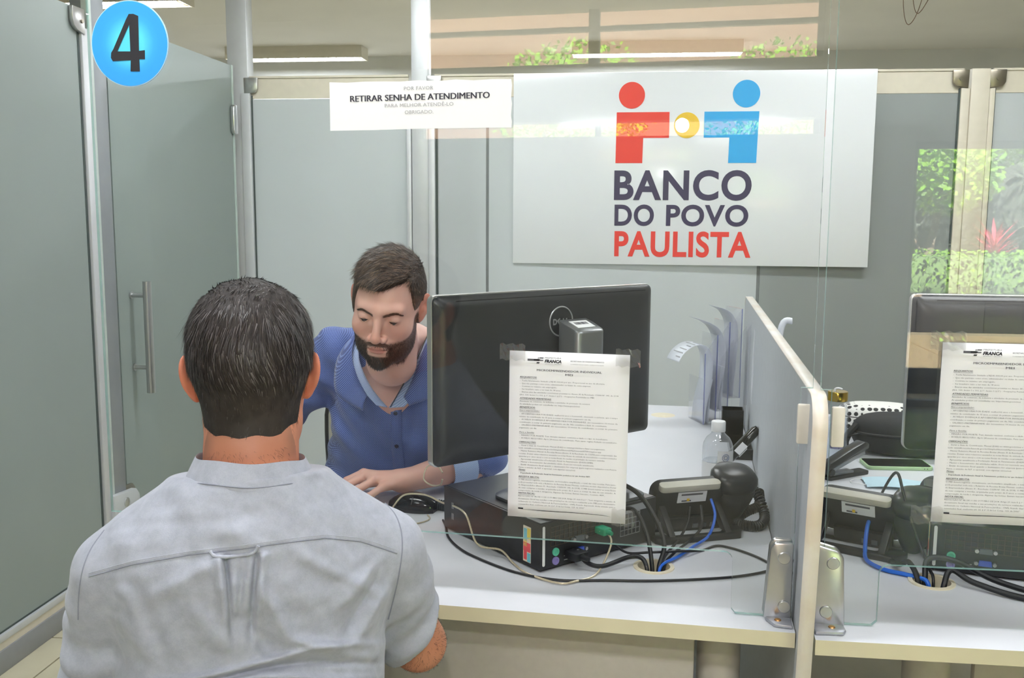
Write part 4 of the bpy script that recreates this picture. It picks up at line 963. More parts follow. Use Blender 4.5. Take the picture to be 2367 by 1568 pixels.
no = MB().box(-.05, .05, -.035, .035, 0, .0008).build('paper_slip', m_paper, loc=(.55, 2.40, ZT), rotz=.2); tag(no, 'small white paper slip beside the right desk phone', 'paper')
# ================================================================ people: signed-distance bodies turned into smooth meshes
f32 = np.float32
def V3(*a): return np.array(a, f32)
def ell(p, c, r):
    q = p-np.asarray(c, f32); r = np.asarray(r, f32)
    k0 = np.sqrt(((q/r)**2).sum(1))+1e-9; k1 = np.sqrt(((q/(r*r))**2).sum(1))+1e-9
    return k0*(k0-1)/k1
def sph(p, c, r): return np.sqrt(((p-np.asarray(c, f32))**2).sum(1))-r
def cap(p, a, b, ra, rb=None):
    a = np.asarray(a, f32); b = np.asarray(b, f32); rb = ra if rb is None else rb
    ab = b-a; t = np.clip(((p-a)@ab)/max(1e-9, float(ab@ab)), 0, 1)
    return np.sqrt(((p-a-t[:, None]*ab)**2).sum(1))-(ra+(rb-ra)*t)
def smin(a, b, k):
    h = np.clip(.5+.5*(b-a)/k, 0, 1); return b+(a-b)*h-k*h*(1-h)
def smax(a, b, k): return -smin(-a, -b, k)
def sstep(a, b, x):
    t = np.clip((x-a)/(b-a), 0, 1); return t*t*(3-2*t)
def fbm(p, s, seed=0):
    """cheap smooth noise from summed sines"""
    r = np.random.default_rng(seed); o = np.zeros(len(p), f32)
    for k in range(7):
        w_ = r.normal(size=3).astype(f32); w_ /= np.linalg.norm(w_); o += np.sin((p@w_)*s*(1+.45*k)+r.uniform(0, 6.28)).astype(f32)/(1+.5*k)
    return o/3.2
def mesh_sdf(f, lo, hi, h, block=10, project=1):
    lo = np.asarray(lo, f32); hi = np.asarray(hi, f32)
    nb = np.ceil((hi-lo)/(h*block)).astype(int); n = nb*block
    D_ = np.empty(n+1, f32)
    ci = np.stack(np.meshgrid(*[np.arange(k) for k in nb], indexing='ij'), -1).reshape(-1, 3)
    cen = lo+(ci+.5)*(h*block); cd_ = f(cen.astype(f32))
    D_[...] = 1
    big = (cd_ < 0)
    for i in np.nonzero(big)[0]:
        a = ci[i]*block; D_[a[0]:a[0]+block+1, a[1]:a[1]+block+1, a[2]:a[2]+block+1] = -1
    act = np.nonzero(np.abs(cd_) < h*block*1.25)[0]
    g = np.stack(np.meshgrid(*[np.arange(block+1)]*3, indexing='ij'), -1).reshape(-1, 3)
    for s in range(0, len(act), 400):
        blk = ci[act[s:s+400]]*block
        idx = (blk[:, None, :]+g[None]).reshape(-1, 3)
        v = f((lo+idx*h).astype(f32)); D_[idx[:, 0], idx[:, 1], idx[:, 2]] = v
    ins = D_ < 0
    cnt = np.zeros(n, np.int8)
    for dx in (0, 1):
        for dy in (0, 1):
            for dz in (0, 1): cnt += ins[dx:n[0]+dx, dy:n[1]+dy, dz:n[2]+dz]
    cell = np.argwhere((cnt > 0) & (cnt < 8))
    vid = np.full(n, -1, np.int32); vid[cell[:, 0], cell[:, 1], cell[:, 2]] = np.arange(len(cell))
    acc = np.zeros((len(cell), 3), f32); num = np.zeros(len(cell), f32)
    off = [(a, b, c) for a in (0, 1) for b in (0, 1) for c in (0, 1)]
    for a in off:
        for ax in range(3):
            if a[ax]: continue
            b = list(a); b[ax] = 1
            da = D_[cell[:, 0]+a[0], cell[:, 1]+a[1], cell[:, 2]+a[2]]; db = D_[cell[:, 0]+b[0], cell[:, 1]+b[1], cell[:, 2]+b[2]]
            m_ = (da < 0) != (db < 0); t_ = np.where(m_, da/np.where(m_, da-db, 1), 0)
            pos = np.tile(np.array(a, f32), (len(cell), 1)); pos[:, ax] = t_
            acc += pos*m_[:, None]; num += m_
    vs = lo+(cell+acc/num[:, None])*h
    quads = []
    for ax in range(3):
        sl0 = [slice(0, n[k]+1) for k in range(3)]; sl0[ax] = slice(0, n[ax]); sl1 = list(sl0); sl1[ax] = slice(1, n[ax]+1)
        e = np.argwhere(ins[tuple(sl0)] != ins[tuple(sl1)])
        u_, w_ = [(1, 2), (2, 0), (0, 1)][ax]
        e = e[(e[:, u_] > 0) & (e[:, w_] > 0) & (e[:, u_] < n[u_]) & (e[:, w_] < n[w_])]
        def gv(du_, dw_):
            q = e.copy(); q[:, u_] += du_; q[:, w_] += dw_; return vid[q[:, 0], q[:, 1], q[:, 2]]
        q4 = np.stack([gv(-1, -1), gv(0, -1), gv(0, 0), gv(-1, 0)], 1)
        flip = ~ins[e[:, 0], e[:, 1], e[:, 2]]; q4[flip] = q4[flip][:, ::-1]
        quads.append(q4)
    qs = np.concatenate(quads); qs = qs[(qs >= 0).all(1)]
    vs = vs.astype(f32)
    for _ in range(project):
        d0 = f(vs); e_ = h*.4; gr = np.stack([f(vs+V3(e_, 0, 0))-d0, f(vs+V3(0, e_, 0))-d0, f(vs+V3(0, 0, e_))-d0], 1)/e_
        g2 = np.maximum((gr**2).sum(1), .25); st_ = np.clip(d0/g2, -h, h)
        vs = vs-gr*st_[:, None]
    return vs, qs
def join(*ms):
    vs = []; qs = []; o = 0
    for v, q in ms: vs.append(v); qs.append(q+o); o += len(v)
    return np.concatenate(vs), np.concatenate(qs)
def mesh_obj(name, vq, mats, parent=None, attrs=None, midx=None, smooth=True, inv=None):
    vs, qs = vq; me = bpy.data.meshes.new(name); k = qs.shape[1]
    me.vertices.add(len(vs)); me.vertices.foreach_set('co', np.ascontiguousarray(vs, f32).ravel())
    me.loops.add(len(qs)*k); me.loops.foreach_set('vertex_index', qs.ravel().astype(np.int32))
    me.polygons.add(len(qs)); me.polygons.foreach_set('loop_start', np.arange(0, len(qs)*k, k, dtype=np.int32))
    if midx is not None: me.polygons.foreach_set('material_index', np.asarray(midx, np.int32))
    me.update(calc_edges=True)
    if smooth: me.polygons.foreach_set('use_smooth', np.ones(len(qs), bool))
    for m_ in (mats if isinstance(mats, (list, tuple)) else [mats]): me.materials.append(m_)
    for an, av in (attrs or {}).items():
        a = me.attributes.new(an, 'FLOAT', 'POINT'); a.data.foreach_set('value', np.asarray(av, f32))
    o = bpy.data.objects.new(name, me); COL.objects.link(o)
    if parent: o.parent = parent
    return o
def xf(M, p):
    A = np.array(M, f32); return p@A[:3, :3].T+A[:3, 3]
def vnormals(vs, qs):
    a = vs[qs[:, 2]]-vs[qs[:, 0]]; b = vs[qs[:, 3]]-vs[qs[:, 1]]; fn = np.cross(a, b); n = np.zeros_like(vs)
    for k in range(4): np.add.at(n, qs[:, k], fn)
    return n/(np.linalg.norm(n, axis=1, keepdims=True)+1e-12), fn, .5*np.linalg.norm(fn, axis=1)
def strands(vq, n, wfun, flow, length, width, lift, seed, segs=3, curl=0.0, droop=0.0):
    """flat tapered hair ribbons rooted on a mesh; flow(p, nrm)->direction, length(p)->m"""
    r = np.random.default_rng(seed); vs, qs = vq; vn, fn, ar = vnormals(vs, qs)
    cen = vs[qs].mean(1); w_ = ar*wfun(cen); w_ = np.maximum(w_, 0); w_ /= w_.sum()
    pick = r.choice(len(qs), n, p=w_); uv = r.dirichlet((1, 1, 1, 1), n).astype(f32)
    root = (vs[qs[pick]]*uv[:, :, None]).sum(1); nr = fn[pick]/(np.linalg.norm(fn[pick], axis=1, keepdims=True)+1e-12)
    d = flow(root, nr).astype(f32); d -= nr*(d*nr).sum(1, keepdims=True); d /= np.linalg.norm(d, axis=1, keepdims=True)+1e-9
    d += r.normal(size=d.shape).astype(f32)*curl; L = length(root)*r.uniform(.65, 1.25, n).astype(f32)
    d = d+nr*(lift*r.uniform(.4, 1.5, (n, 1))); d /= np.linalg.norm(d, axis=1, keepdims=True)
    side = np.cross(d, nr); side /= np.linalg.norm(side, axis=1, keepdims=True)+1e-9
    pts = []
    for k in range(segs+1):
        s_ = k/segs
        c = root-nr*.0006+d*(L*s_)[:, None]-nr*(lift*.9*(L*s_*s_))[:, None]-V3(0, 0, 1)*(droop*(L*s_*s_))[:, None]
        w2 = width*(1-s_**1.5*.92)*.5
        pts.append(c-side*w2); pts.append(c+side*w2)
    P = np.stack(pts, 1); V_ = P.reshape(-1, 3); m_ = 2*(segs+1); base = np.arange(n)[:, None]*m_
    q = np.concatenate([base+np.array([[2*k, 2*k+1, 2*k+3, 2*k+2]]) for k in range(segs)], 0)
    order = np.concatenate([np.arange(n)]*segs)
    return (V_.astype(f32), q.astype(np.int64)), order

# ---- skin, cloth and hair materials
def skin_mat(name, base, warm, dark):
    k = NT(name); b = k.b; v = k.coord('Object')
    c1 = k.ramp(k.noise(v, 26, 4), [(.3, base), (.72, warm)])
    at = k.n('ShaderNodeAttribute', attribute_name='beard'); c2 = k.mix(at.outputs['Fac'], c1, dark)
    al = k.n('ShaderNodeAttribute', attribute_name='lip'); c3 = k.mix(al.outputs['Fac'], c2, rgb(196, 134, 124))
    ab = k.n('ShaderNodeAttribute', attribute_name='blush'); c4 = k.mix(ab.outputs['Fac'], c3, rgb(206, 118, 96))
    k.l(c4, b.inputs['Base Color']); b.inputs['Roughness'].default_value = .48; b.inputs['Specular IOR Level'].default_value = .4
    b.inputs['Subsurface Weight'].default_value = .12; b.inputs['Subsurface Radius'].default_value = (.012, .005, .003); b.inputs['Subsurface Scale'].default_value = .35
    k.bump(k.noise(v, 420, 3), .12, .0006); return k.m
m_skin_a = skin_mat('tan_skin', rgb(206, 136, 106), rgb(217, 148, 118), rgb(120, 84, 68))
m_skin_b = skin_mat('fair_skin', rgb(214, 166, 150), rgb(221, 177, 163), rgb(70, 48, 40))
def hair_mat(name, c, rough=.42):
    k = NT(name); k.b.inputs['Base Color'].default_value = c; k.b.inputs['Roughness'].default_value = rough; k.b.inputs['Specular IOR Level'].default_value = .38
    v = k.coord('Object'); k.l(k.ramp(k.noise(v, 60, 2), [(.3, tuple(x*.75 for x in c[:3])+(1,)), (.7, tuple(x*1.25 for x in c[:3])+(1,))]), k.b.inputs['Base Color'])
    k.b.inputs['Anisotropic'].default_value = .4; return k.m
m_hair_a = [hair_mat('dark_hair', rgb(38, 32, 30)), hair_mat('brown_hair', rgb(58, 50, 48)), hair_mat('greying_hair', rgb(96, 90, 90))]
m_hair_b = [hair_mat('brown_hair_dark', rgb(46, 34, 28)), hair_mat('brown_hair_mid', rgb(82, 64, 52)), hair_mat('brown_hair_light', rgb(122, 98, 80))]
m_beard = [hair_mat('beard_dark', rgb(42, 30, 26)), hair_mat('beard_mid', rgb(66, 46, 38))]
k = NT('chambray_cloth'); v = k.coord('Object'); 
_n1 = k.noise(v, 46, 5, .7); _n2 = k.noise(v, 520, 2)
c = k.mix(k.math('MULTIPLY', _n2, .5), k.ramp(_n1, [(.25, rgb(148, 152, 167)), (.5, rgb(164, 168, 183)), (.75, rgb(178, 182, 197))]), rgb(190, 194, 202))
k.l(c, k.b.inputs['Base Color']); k.b.inputs['Roughness'].default_value = .85; k.b.inputs['Sheen Weight'].default_value = .25; k.b.inputs['Specular IOR Level'].default_value = .2
k.bump(k.noise(v, 900, 2), .25, .0008); m_chamb = k.m
def dotted(name, dark, mid, light, s=2100.0):
    k = NT(name); tc = k.n('ShaderNodeTexCoord'); sp = k.n('ShaderNodeSeparateXYZ'); k.l(tc.outputs['Object'], sp.inputs[0])
    X_ = k.math('ADD', sp.outputs['X'], k.math('MULTIPLY', sp.outputs['Y'], .6)); Z_ = sp.outputs['Z']
    a = k.math('SINE', k.math('MULTIPLY', k.math('ADD', X_, Z_), s*.62)); b = k.math('SINE', k.math('MULTIPLY', k.math('SUBTRACT', X_, Z_), s*.62))
    l1 = k.math('GREATER_THAN', a, .62); l2 = k.math('GREATER_THAN', b, .62); lat = k.math('MAXIMUM', l1, l2)
    dot = k.math('MULTIPLY', k.math('LESS_THAN', a, -.35), k.math('LESS_THAN', b, -.35))
    c = k.mix(dot, k.mix(lat, mid, light), dark); k.l(c, k.b.inputs['Base Color'])
    k.b.inputs['Roughness'].default_value = .8; k.b.inputs['Sheen Weight'].default_value = .2; k.b.inputs['Specular IOR Level'].default_value = .2; return k.m
m_bshirt = dotted('blue_print_cloth', rgb(22, 33, 88), rgb(48, 67, 138), rgb(118, 138, 194))
m_bin = dotted('pale_blue_print_cloth', rgb(96, 124, 190), rgb(150, 178, 224), rgb(196, 212, 240))
m_trou = mat('dark_denim', rgb(44, 50, 66), .85, var=.15, scale=60)
m_trou2 = mat('charcoal_trousers', rgb(46, 46, 50), .85, var=.1)
m_shoe = mat('brown_leather', rgb(70, 50, 38), .45)
m_eyew = mat('eye_white', rgb(226, 218, 212), .25, var=.02); m_iris = mat('dark_iris', rgb(40, 28, 22), .2)
m_thread = mat('shirt_thread', rgb(138, 142, 156), .8)

# ---- heads
def ear(q, c, tilt=.58):
    p = q-np.asarray(c, f32); ca, sa = math.cos(tilt), math.sin(tilt)
    x = p[:, 0]*ca+p[:, 1]*sa; y = -p[:, 0]*sa+p[:, 1]*ca
    lean = y+p[:, 2]*.22
    e = np.stack([x, lean, p[:, 2]], 1)
    d = ell(e, (0, 0, .004), (.0065, .0185, .0285)); d = smin(d, ell(e, (-.001, .004, -.022), (.0055, .010, .011)), .006)
    d = smax(d, -ell(e, (.0075, .003, .003), (.007, .0105, .017)), .004)
    d = smax(d, -cap(e, (.008, -.009, -.004), (.008, .002, .022), .0032), .003)
    return smin(d, cap(e, (-.004, .004, -.004), (-.014, .012, -.002), .011, .013), .006)
def head_base(p):
    q = p.copy(); q[:, 0] = np.abs(q[:, 0])
    d = ell(q, (0, -.018, .030), (.0735, .096, .086))
    d = smin(d, ell(q, (0, .030, -.012), (.0600, .060, .084)), .03)
    d = smin(d, ell(q, (.031, .018, -.068), (.033, .050, .043)), .025)
    d = smin(d, ell(q, (0, .034, -.080), (.046, .054, .043)), .025)
    d = smin(d, sph(q, (0, .072, -.104), .017), .024)
    d = smin(d, ell(q, (.042, .050, -.030), (.022, .028, .022)), .02)
    d = smin(d, cap(q, (0, -.030, -.05), (0, -.055, -.17), .054, .058), .03)
    return d
def head_full(p, face=True):
    q = p.copy(); q[:, 0] = np.abs(q[:, 0]); d = head_base(p)
    if face:
        d = smin(d, cap(q, (0, .083, .019), (.040, .071, .020), .0105, .0095), .014)
        d = smax(d, -ell(q, (.0315, .103, .000), (.020, .021, .0125)), .012)
        d = smin(d, ell(q, (.0315, .0735, .0005), (.0150, .0138, .0132)), .004)
        d = smax(d, -ell(q, (.0315, .0900, -.0046), (.0118, .008, .0022)), .0012)
        d = smin(d, cap(q, (0, .087, .012), (0, .1075, -.034), .0072, .0098), .010)
        d = smin(d, ell(q, (0, .1075, -.0385), (.0105, .0095, .0088)), .006)
        d = smin(d, ell(q, (.0135, .0945, -.0425), (.0082, .0105, .0072)), .006)
        d = smax(d, -ell(q, (.0070, .1045, -.0490), (.0036, .0055, .0036)), .003)
        d = smin(d, ell(q, (0, .071, -.066), (.030, .022, .022)), .015)
        d = smin(d, ell(q, (0, .0915, -.0640), (.0185, .0062, .0040)), .004)
        d = smin(d, ell(q, (0, .0905, -.0730), (.0155, .0072, .0048)), .004)
        d = smax(d, -cap(q, (0, .1005, -.0685), (.0205, .0890, -.0693), .0021, .0012), .002)
    d = smin(d, ear(q, (.0775, -.008, -.002)), .006)
    return d
def hand_sdf(p, W, M, Pp, Tt, th, wr):
    W = np.asarray(W, f32); d = cap(p, W, (np.asarray(M[1])*.5+np.asarray(M[2])*.5), wr*.82, .0135)
    for m_ in M: d = smin(d, cap(p, W*.72+np.asarray(m_, f32)*.28, m_, wr*.55, .0105), .014)
    for i in range(4):
        s_ = (.0096, .0098, .0093, .0082)[i]
        fg = smin(cap(p, M[i], Pp[i], s_*1.08, s_), cap(p, Pp[i], Tt[i], s_*.97, s_*.80), .004)
        d = smin(d, fg, .005)
    t_ = smin(cap(p, th[0], th[1], .014, .0115), cap(p, th[1], th[2], .011, .0088), .005)
    return smin(d, t_, .008)

# ================================================================ the clerk
CLM = T(-.5285, 2.128, 1.2225) @ RZ(PI+math.radians(-1)) @ RX(math.radians(-17.5)) @ RY(math.radians(-7)) @ Matrix.Scale(1.03, 4)
CLI = CLM.inverted()
NB = np.array(CLM @ Vector((0, -.045, -.10)), f32)
cl_W, cl_E = V3(-.512, 2.207, .789), V3(-.352, 2.362, .805)
cl_M = [V3(-.617, 2.219, .801), V3(-.598, 2.188, .806), V3(-.575, 2.163, .801), V3(-.552, 2.147, .789)]
cl_P = [V3(-.654, 2.203, .785), V3(-.640, 2.166, .787), V3(-.612, 2.137, .782), V3(-.580, 2.122, .772)]
cl_T = [V3(-.672, 2.198, .752), V3(-.655, 2.157, .752), V3(-.628, 2.128, .752), V3(-.594, 2.115, .751)]
cl_th = [V3(-.545, 2.235, .780), V3(-.590, 2.262, .768), V3(-.628, 2.262, .758)]
def cl_fore(p):
    d = cap(p, cl_E, cl_W*.25+cl_E*.75, .040, .043); d = smin(d, cap(p, cl_W*.25+cl_E*.75, cl_W, .042, .0265), .02)
    return smin(d, hand_sdf(p, cl_W, cl_M, cl_P, cl_T, cl_th, .028), .02)
cl_W2, cl_E2 = V3(-.800, 2.14, .785), V3(-.945, 2.36, .825)
cl_M2 = [V3(-.775, 2.055, .795), V3(-.798, 2.048, .798), V3(-.820, 2.052, .793), V3(-.840, 2.062, .784)]
cl_P2 = [m+V3(.004, -.036, -.012) for m in cl_M2]; cl_T2 = [m+V3(.004, -.052, -.036) for m in cl_P2]
for t_ in cl_T2: t_[2] = .752
cl_th2 = [V3(-.775, 2.11, .78), V3(-.750, 2.08, .765), V3(-.744, 2.05, .756)]
def cl_fore2(p):
    d = smin(cap(p, cl_E2, cl_W2*.25+cl_E2*.75, .042, .043), cap(p, cl_W2*.25+cl_E2*.75, cl_W2, .042, .027), .02)
    return smin(d, hand_sdf(p, cl_W2, cl_M2, cl_P2, cl_T2, cl_th2, .028), .02)
def cl_torso(p):
    d = ell(p, (-.585, 2.445, .93), (.165, .105, .20))
    d = smin(d, cap(p, (-.725, 2.42, 1.065), (-.425, 2.41, 1.065), .055), .06)
    d = smin(d, ell(p, (-.625, 2.53, .72), (.16, .115, .22)), .08)
    d = smin(d, cap(p, (-.566, 2.36, 1.075), NB, .062, .054), .05)
    d = smin(d, ell(p, (-.64, 2.60, .56), (.17, .13, .12)), .06)
    d = smin(d, ell(p, (-.566, 2.398, 1.020), (.085, .086, .13)), .05)
    return d
def cl_headneck(p):
    d = head_full(xf(CLI, p))*1.03
    return smin(d, cl_torso(p)+.0, .02)
person_b = None
hv = mesh_sdf(cl_headneck, (-.69, 1.96, .99), (-.40, 2.42, 1.40), .0015)
keep = lambda vq, fn: (lambda v, q, k: (v, q[k[q].all(1)]))(vq[0], vq[1], fn(vq[0]))
tv = mesh_sdf(cl_torso, (-.86, 2.22, .42), (-.30, 2.78, 1.16), .008)
fv = mesh_sdf(cl_fore, (-.71, 2.08, .735), (-.26, 2.43, .86), .0018)
fv2 = mesh_sdf(cl_fore2, (-1.02, 1.94, .735), (-.70, 2.44, .89), .003)
allv = join(hv, tv, fv, fv2); n1 = len(hv[0])
hl = xf(CLI, allv[0]); ishead = np.zeros(len(allv[0]), bool); ishead[:n1] = True
def beard_mask(q):
    ax = np.abs(q[:, 0]); y, z = q[:, 1], q[:, 2]
    # upper border of the beard runs from the sideburn down the cheek to the moustache corner
    top = -.004-.050*sstep(.016, .082, y)
    side = sstep(.006, -.006, z-top)*sstep(-.012, .004, y)
    side *= sstep(.018, .027, ax)+sstep(-.083, -.088, z)*1.0
    side = side*sstep(.0735, .069, ax)*sstep(-.145, -.125, z)
    tache = sstep(.0070, .0045, np.abs(z+.0548+.45*np.maximum(ax-.010, 0)))*sstep(.040, .033, ax)*sstep(.066, .076, y)
    chin = sstep(-.083, -.090, z)*sstep(.0, .02, y)*sstep(-.15, -.13, z)
    m_ = np.clip(np.maximum(np.maximum(np.clip(side, 0, 1), tache), chin), 0, 1)
    gap = sstep(.024, .016, ax)*sstep(-.060, -.064, z)*sstep(-.086, -.080, z)*sstep(.06, .07, y)
    return np.clip(m_*(1-gap), 0, 1)
def brow_mask(q):
    ax = np.abs(q[:, 0]); zc = .0105+.0070*sstep(.010, .036, ax)-.007*sstep(.037, .052, ax)
    return sstep(.0042, .0026, np.abs(q[:, 2]-zc)*(1+.5*sstep(.03, .05, ax)))*sstep(.009, .013, ax)*sstep(.051, .047, ax)*(q[:, 1] > .04)
bm_ = np.where(ishead, np.maximum(beard_mask(hl)*.92, brow_mask(hl)*.75), 0)
lipm = np.where(ishead, sstep(1.25, .95, np.sqrt((hl[:, 0]/.0165)**2+((hl[:, 2]+.0690)/.0080)**2))*(hl[:, 1] > .084), 0)
blm = np.where(ishead, .22*np.exp(-((np.abs(hl[:, 0])-.045)/.02)**2-((hl[:, 2]+.032)/.018)**2)*(hl[:, 1] > .03)+.30*np.exp(-(hl[:, 0]/.016)**2-((hl[:, 2]+.036)/.016)**2)*(hl[:, 1] > .09)+.6*(np.abs(hl[:, 0]) > .071)*(hl[:, 1] < .03)*(np.abs(hl[:, 2]) < .05), 0)
clerk = mesh_obj('person', allv, m_skin_b, attrs={'beard': bm_, 'lip': np.clip(lipm, 0, 1), 'blush': np.clip(blm, 0, 1)})
tag(clerk, 'bearded man in blue patterned shirt sitting behind counter looking down', 'person')
def hobj(name, vq, order, mats, parent, seed, probs):
    r = np.random.default_rng(seed); n = order.max()+1; pick = r.choice(len(mats), n, p=probs)
    return tag(mesh_obj(name, vq, mats, parent, midx=pick[order], smooth=True), kind='stuff')
# hair cap
def cl_thick(q):
    x, y, z = q[:, 0], q[:, 1], q[:, 2]; ax = np.abs(x)
    # hairline: high on the forehead, temples, in front of the ears, nape
    line = np.where(y > .0, .058+.004*np.cos(x*28)-.10*np.maximum(x-.005, 0)+.35*np.maximum(-x-.008, 0)-.075*sstep(.050, .068, ax)*sstep(.070, .035, y), -.02)
    line = line-(.004)*np.exp(-((x-.010)/.016)**2)*(y > .04)
    line = np.where(y <= .0, -.005-.075*sstep(.0, -.06, y), line)
    a = z-line
    t_ = .004*sstep(-.004, .006, a)-.004
    top = sstep(.055, .085, z+.012*sstep(.02, .07, y))
    t_ = t_+.005*sstep(0, .03, a)*(1-top*.4)
    t_ = t_+top*(.006+.004*sstep(-.02, .06, y)+.003*x/.06)*sstep(-.002, .014, a)
    return t_
def cl_hair(p):
    q = xf(CLI, p); return (head_base(q)-cl_thick(q)-.0026*fbm(q*np.array([1.0, 1.3, .8], f32), 210, 4)*sstep(.03, .09, q[:, 2]))*1.03
hc = mesh_sdf(cl_hair, (-.68, 1.97, 1.12), (-.40, 2.32, 1.42), .0025)
hq = xf(CLI, hc[0]); hc = keep(hc, lambda v: cl_thick(xf(CLI, v)) > -.002)
mesh_obj('hair', hc, hair_mat('brown_hair_cap', rgb(62, 48, 40), .6), clerk)
R3 = np.array(CLM.to_3x3().normalized(), f32)
def cl_flow(root, nr):
    q = xf(CLI, root); top = sstep(.05, .09, q[:, 2])[:, None]
    f_ = top*np.stack([.75+0*q[:, 0], .62+.3*np.sin(q[:, 0]*60), -.10-.45*sstep(.04, .09, q[:, 1])], 1)+(1-top)*np.stack([0*q[:, 0], -.35+0*q[:, 0], -1+0*q[:, 0]], 1)
    return f_@R3.T
cw = lambda cen: (cl_thick(xf(CLI, cen)) > .0008).astype(f32)
sv, od = strands(hc, 13000, cw, cl_flow, lambda p: (.009+.015*sstep(.05, .09, xf(CLI, p)[:, 2])).astype(f32), .0010, .17, 11, 3, .16)
hobj('hair_strands', sv, od, m_hair_b, clerk, 2, (.40, .38, .22))
# beard and eyebrows
hvq = keep(hv, lambda v: beard_mask(xf(CLI, v)) > .05)
def bd_flow(root, nr):
    q = xf(CLI, root); return np.stack([.25*np.sign(q[:, 0])*(q[:, 2] > -.062), .25+0*q[:, 0], -1+0*q[:, 0]], 1)@R3.T
sv, od = strands(hvq, 15000, lambda c: beard_mask(xf(CLI, c))**1.5, bd_flow, lambda p: (lambda q: .0050+.0110*sstep(-.04, -.10, q[:, 2])-.0026*(np.abs(q[:, 0]) < .026)*(q[:, 2] > -.066))(xf(CLI, p)).astype(f32), .0010, .55, 12, 3, .25)
hobj('beard', sv, od, m_beard, clerk, 3, (.7, .3))
bvq = keep(hv, lambda v: brow_mask(xf(CLI, v)) > .02)
def br_flow(root, nr):
    q = xf(CLI, root); return np.stack([np.sign(q[:, 0]), -.3+0*q[:, 0], .25-1.0*sstep(.03, .05, np.abs(q[:, 0]))], 1)@R3.T
sv, od = strands(bvq, 1300, lambda c: brow_mask(xf(CLI, c)), br_flow, lambda p: np.full(len(p), .0065, f32), .0009, .6, 13, 2, .18)
hobj('eyebrows', sv, od, [m_beard[1], hair_mat('brow_brown', rgb(92, 68, 56))], clerk, 4, (.5, .5))
# eyes and lashes
for sx in (-1, 1):
    e_ = MB(); c0 = CLM @ Vector((sx*.0315, .0735, 0))
    rr = .0128*1.03; e_.loft([[c0+Vector((rr*math.cos(b)*math.cos(a), rr*math.sin(b)*math.cos(a), rr*math.sin(a))) for b in [2*PI*j/20 for j in range(20)]] for a in [(-.48+.96*i/12)*PI for i in range(13)]])
    eo = e_.build('eye', m_eyew, clerk, smooth=True)
    fw = (CLM.to_3x3() @ Vector((0, .93, -.38))).normalized()
    Mi = Matrix.Translation(c0+fw*rr*.97) @ fw.to_track_quat('Z', 'Y').to_matrix().to_4x4()
    MB().lathe([(.0060, -.001), (.0058, .0003), (0, .0009)], 20, Mi).build('iris', m_iris, eo, smooth=True)
    la = [CLM @ Vector((sx*.0315+.0128*math.sin(a), .0735+.0150*math.cos(a)*math.cos(.42), -.0022-.0014*math.cos(a*1.6))) for a in np.linspace(-1.1, 1.1, 14)]
    MB().tube(la, [.0004+.0008*math.sin(PI*i/13) for i in range(14)], 6).build('eyelashes', mat('lash_black', rgb(34, 24, 22), .6), clerk, smooth=True)

# clerk's shirt
cl_S1, cl_S2 = V3(-.425, 2.425, 1.062), V3(-.752, 2.435, 1.055)
cl_cuff = cl_E*.53+cl_W*.47
def cl_shirt_raw(p):
    d = cl_torso(p)-.010
    # keep the neck free
    d = smin(ell(p, (-.585, 2.445, .93), (.178, .122, .205)), cap(p, (-.735, 2.42, 1.060), (-.430, 2.41, 1.060), .062), .06)
    d = smin(d, ell(p, (-.630, 2.53, .72), (.176, .128, .23)), .08)
    d = smin(d, ell(p, (-.64, 2.60, .56), (.185, .145, .13)), .06)
    d = smin(d, cap(p, (-.567, 2.375, 1.085), NB*.35+V3(-.567, 2.375, 1.085)*.65, .074, .064), .04)
    a1 = smin(cap(p, cl_S1, cl_E+V3(.005, .012, .02), .068, .056), cap(p, cl_E+V3(.004, .008, .008), cl_cuff, .054, .048), .03)
    a2 = smin(cap(p, cl_S2, cl_E2+V3(-.004, .01, .01), .068, .056), cap(p, cl_E2, cl_E2*.5+cl_W2*.5, .056, .048), .03)
    d = smin(d, a1, .035); d = smin(d, a2, .035)
    fw = sstep(2.48, 2.36, p[:, 1])
    wr = .0045*np.sin((p[:, 0]+.585)*38+np.sin(p[:, 2]*22)*1.4+p[:, 2]*30)*sstep(1.02, .9, p[:, 2])+.0055*np.sin((p[:, 0]*1.0+p[:, 2])*62+1.2*np.sin(p[:, 0]*18))*sstep(-.56, -.62, p[:, 0])*sstep(.78, .88, p[:, 2])+.003*np.sin((p[:, 0]-p[:, 2])*55)*sstep(-.58, -.52, p[:, 0])
    wr2 = .004*np.sin(p[:, 2]*90+p[:, 0]*25)*sstep(.12, .2, np.abs(p[:, 0]+.585))
    return d-(wr*fw+wr2)*.8
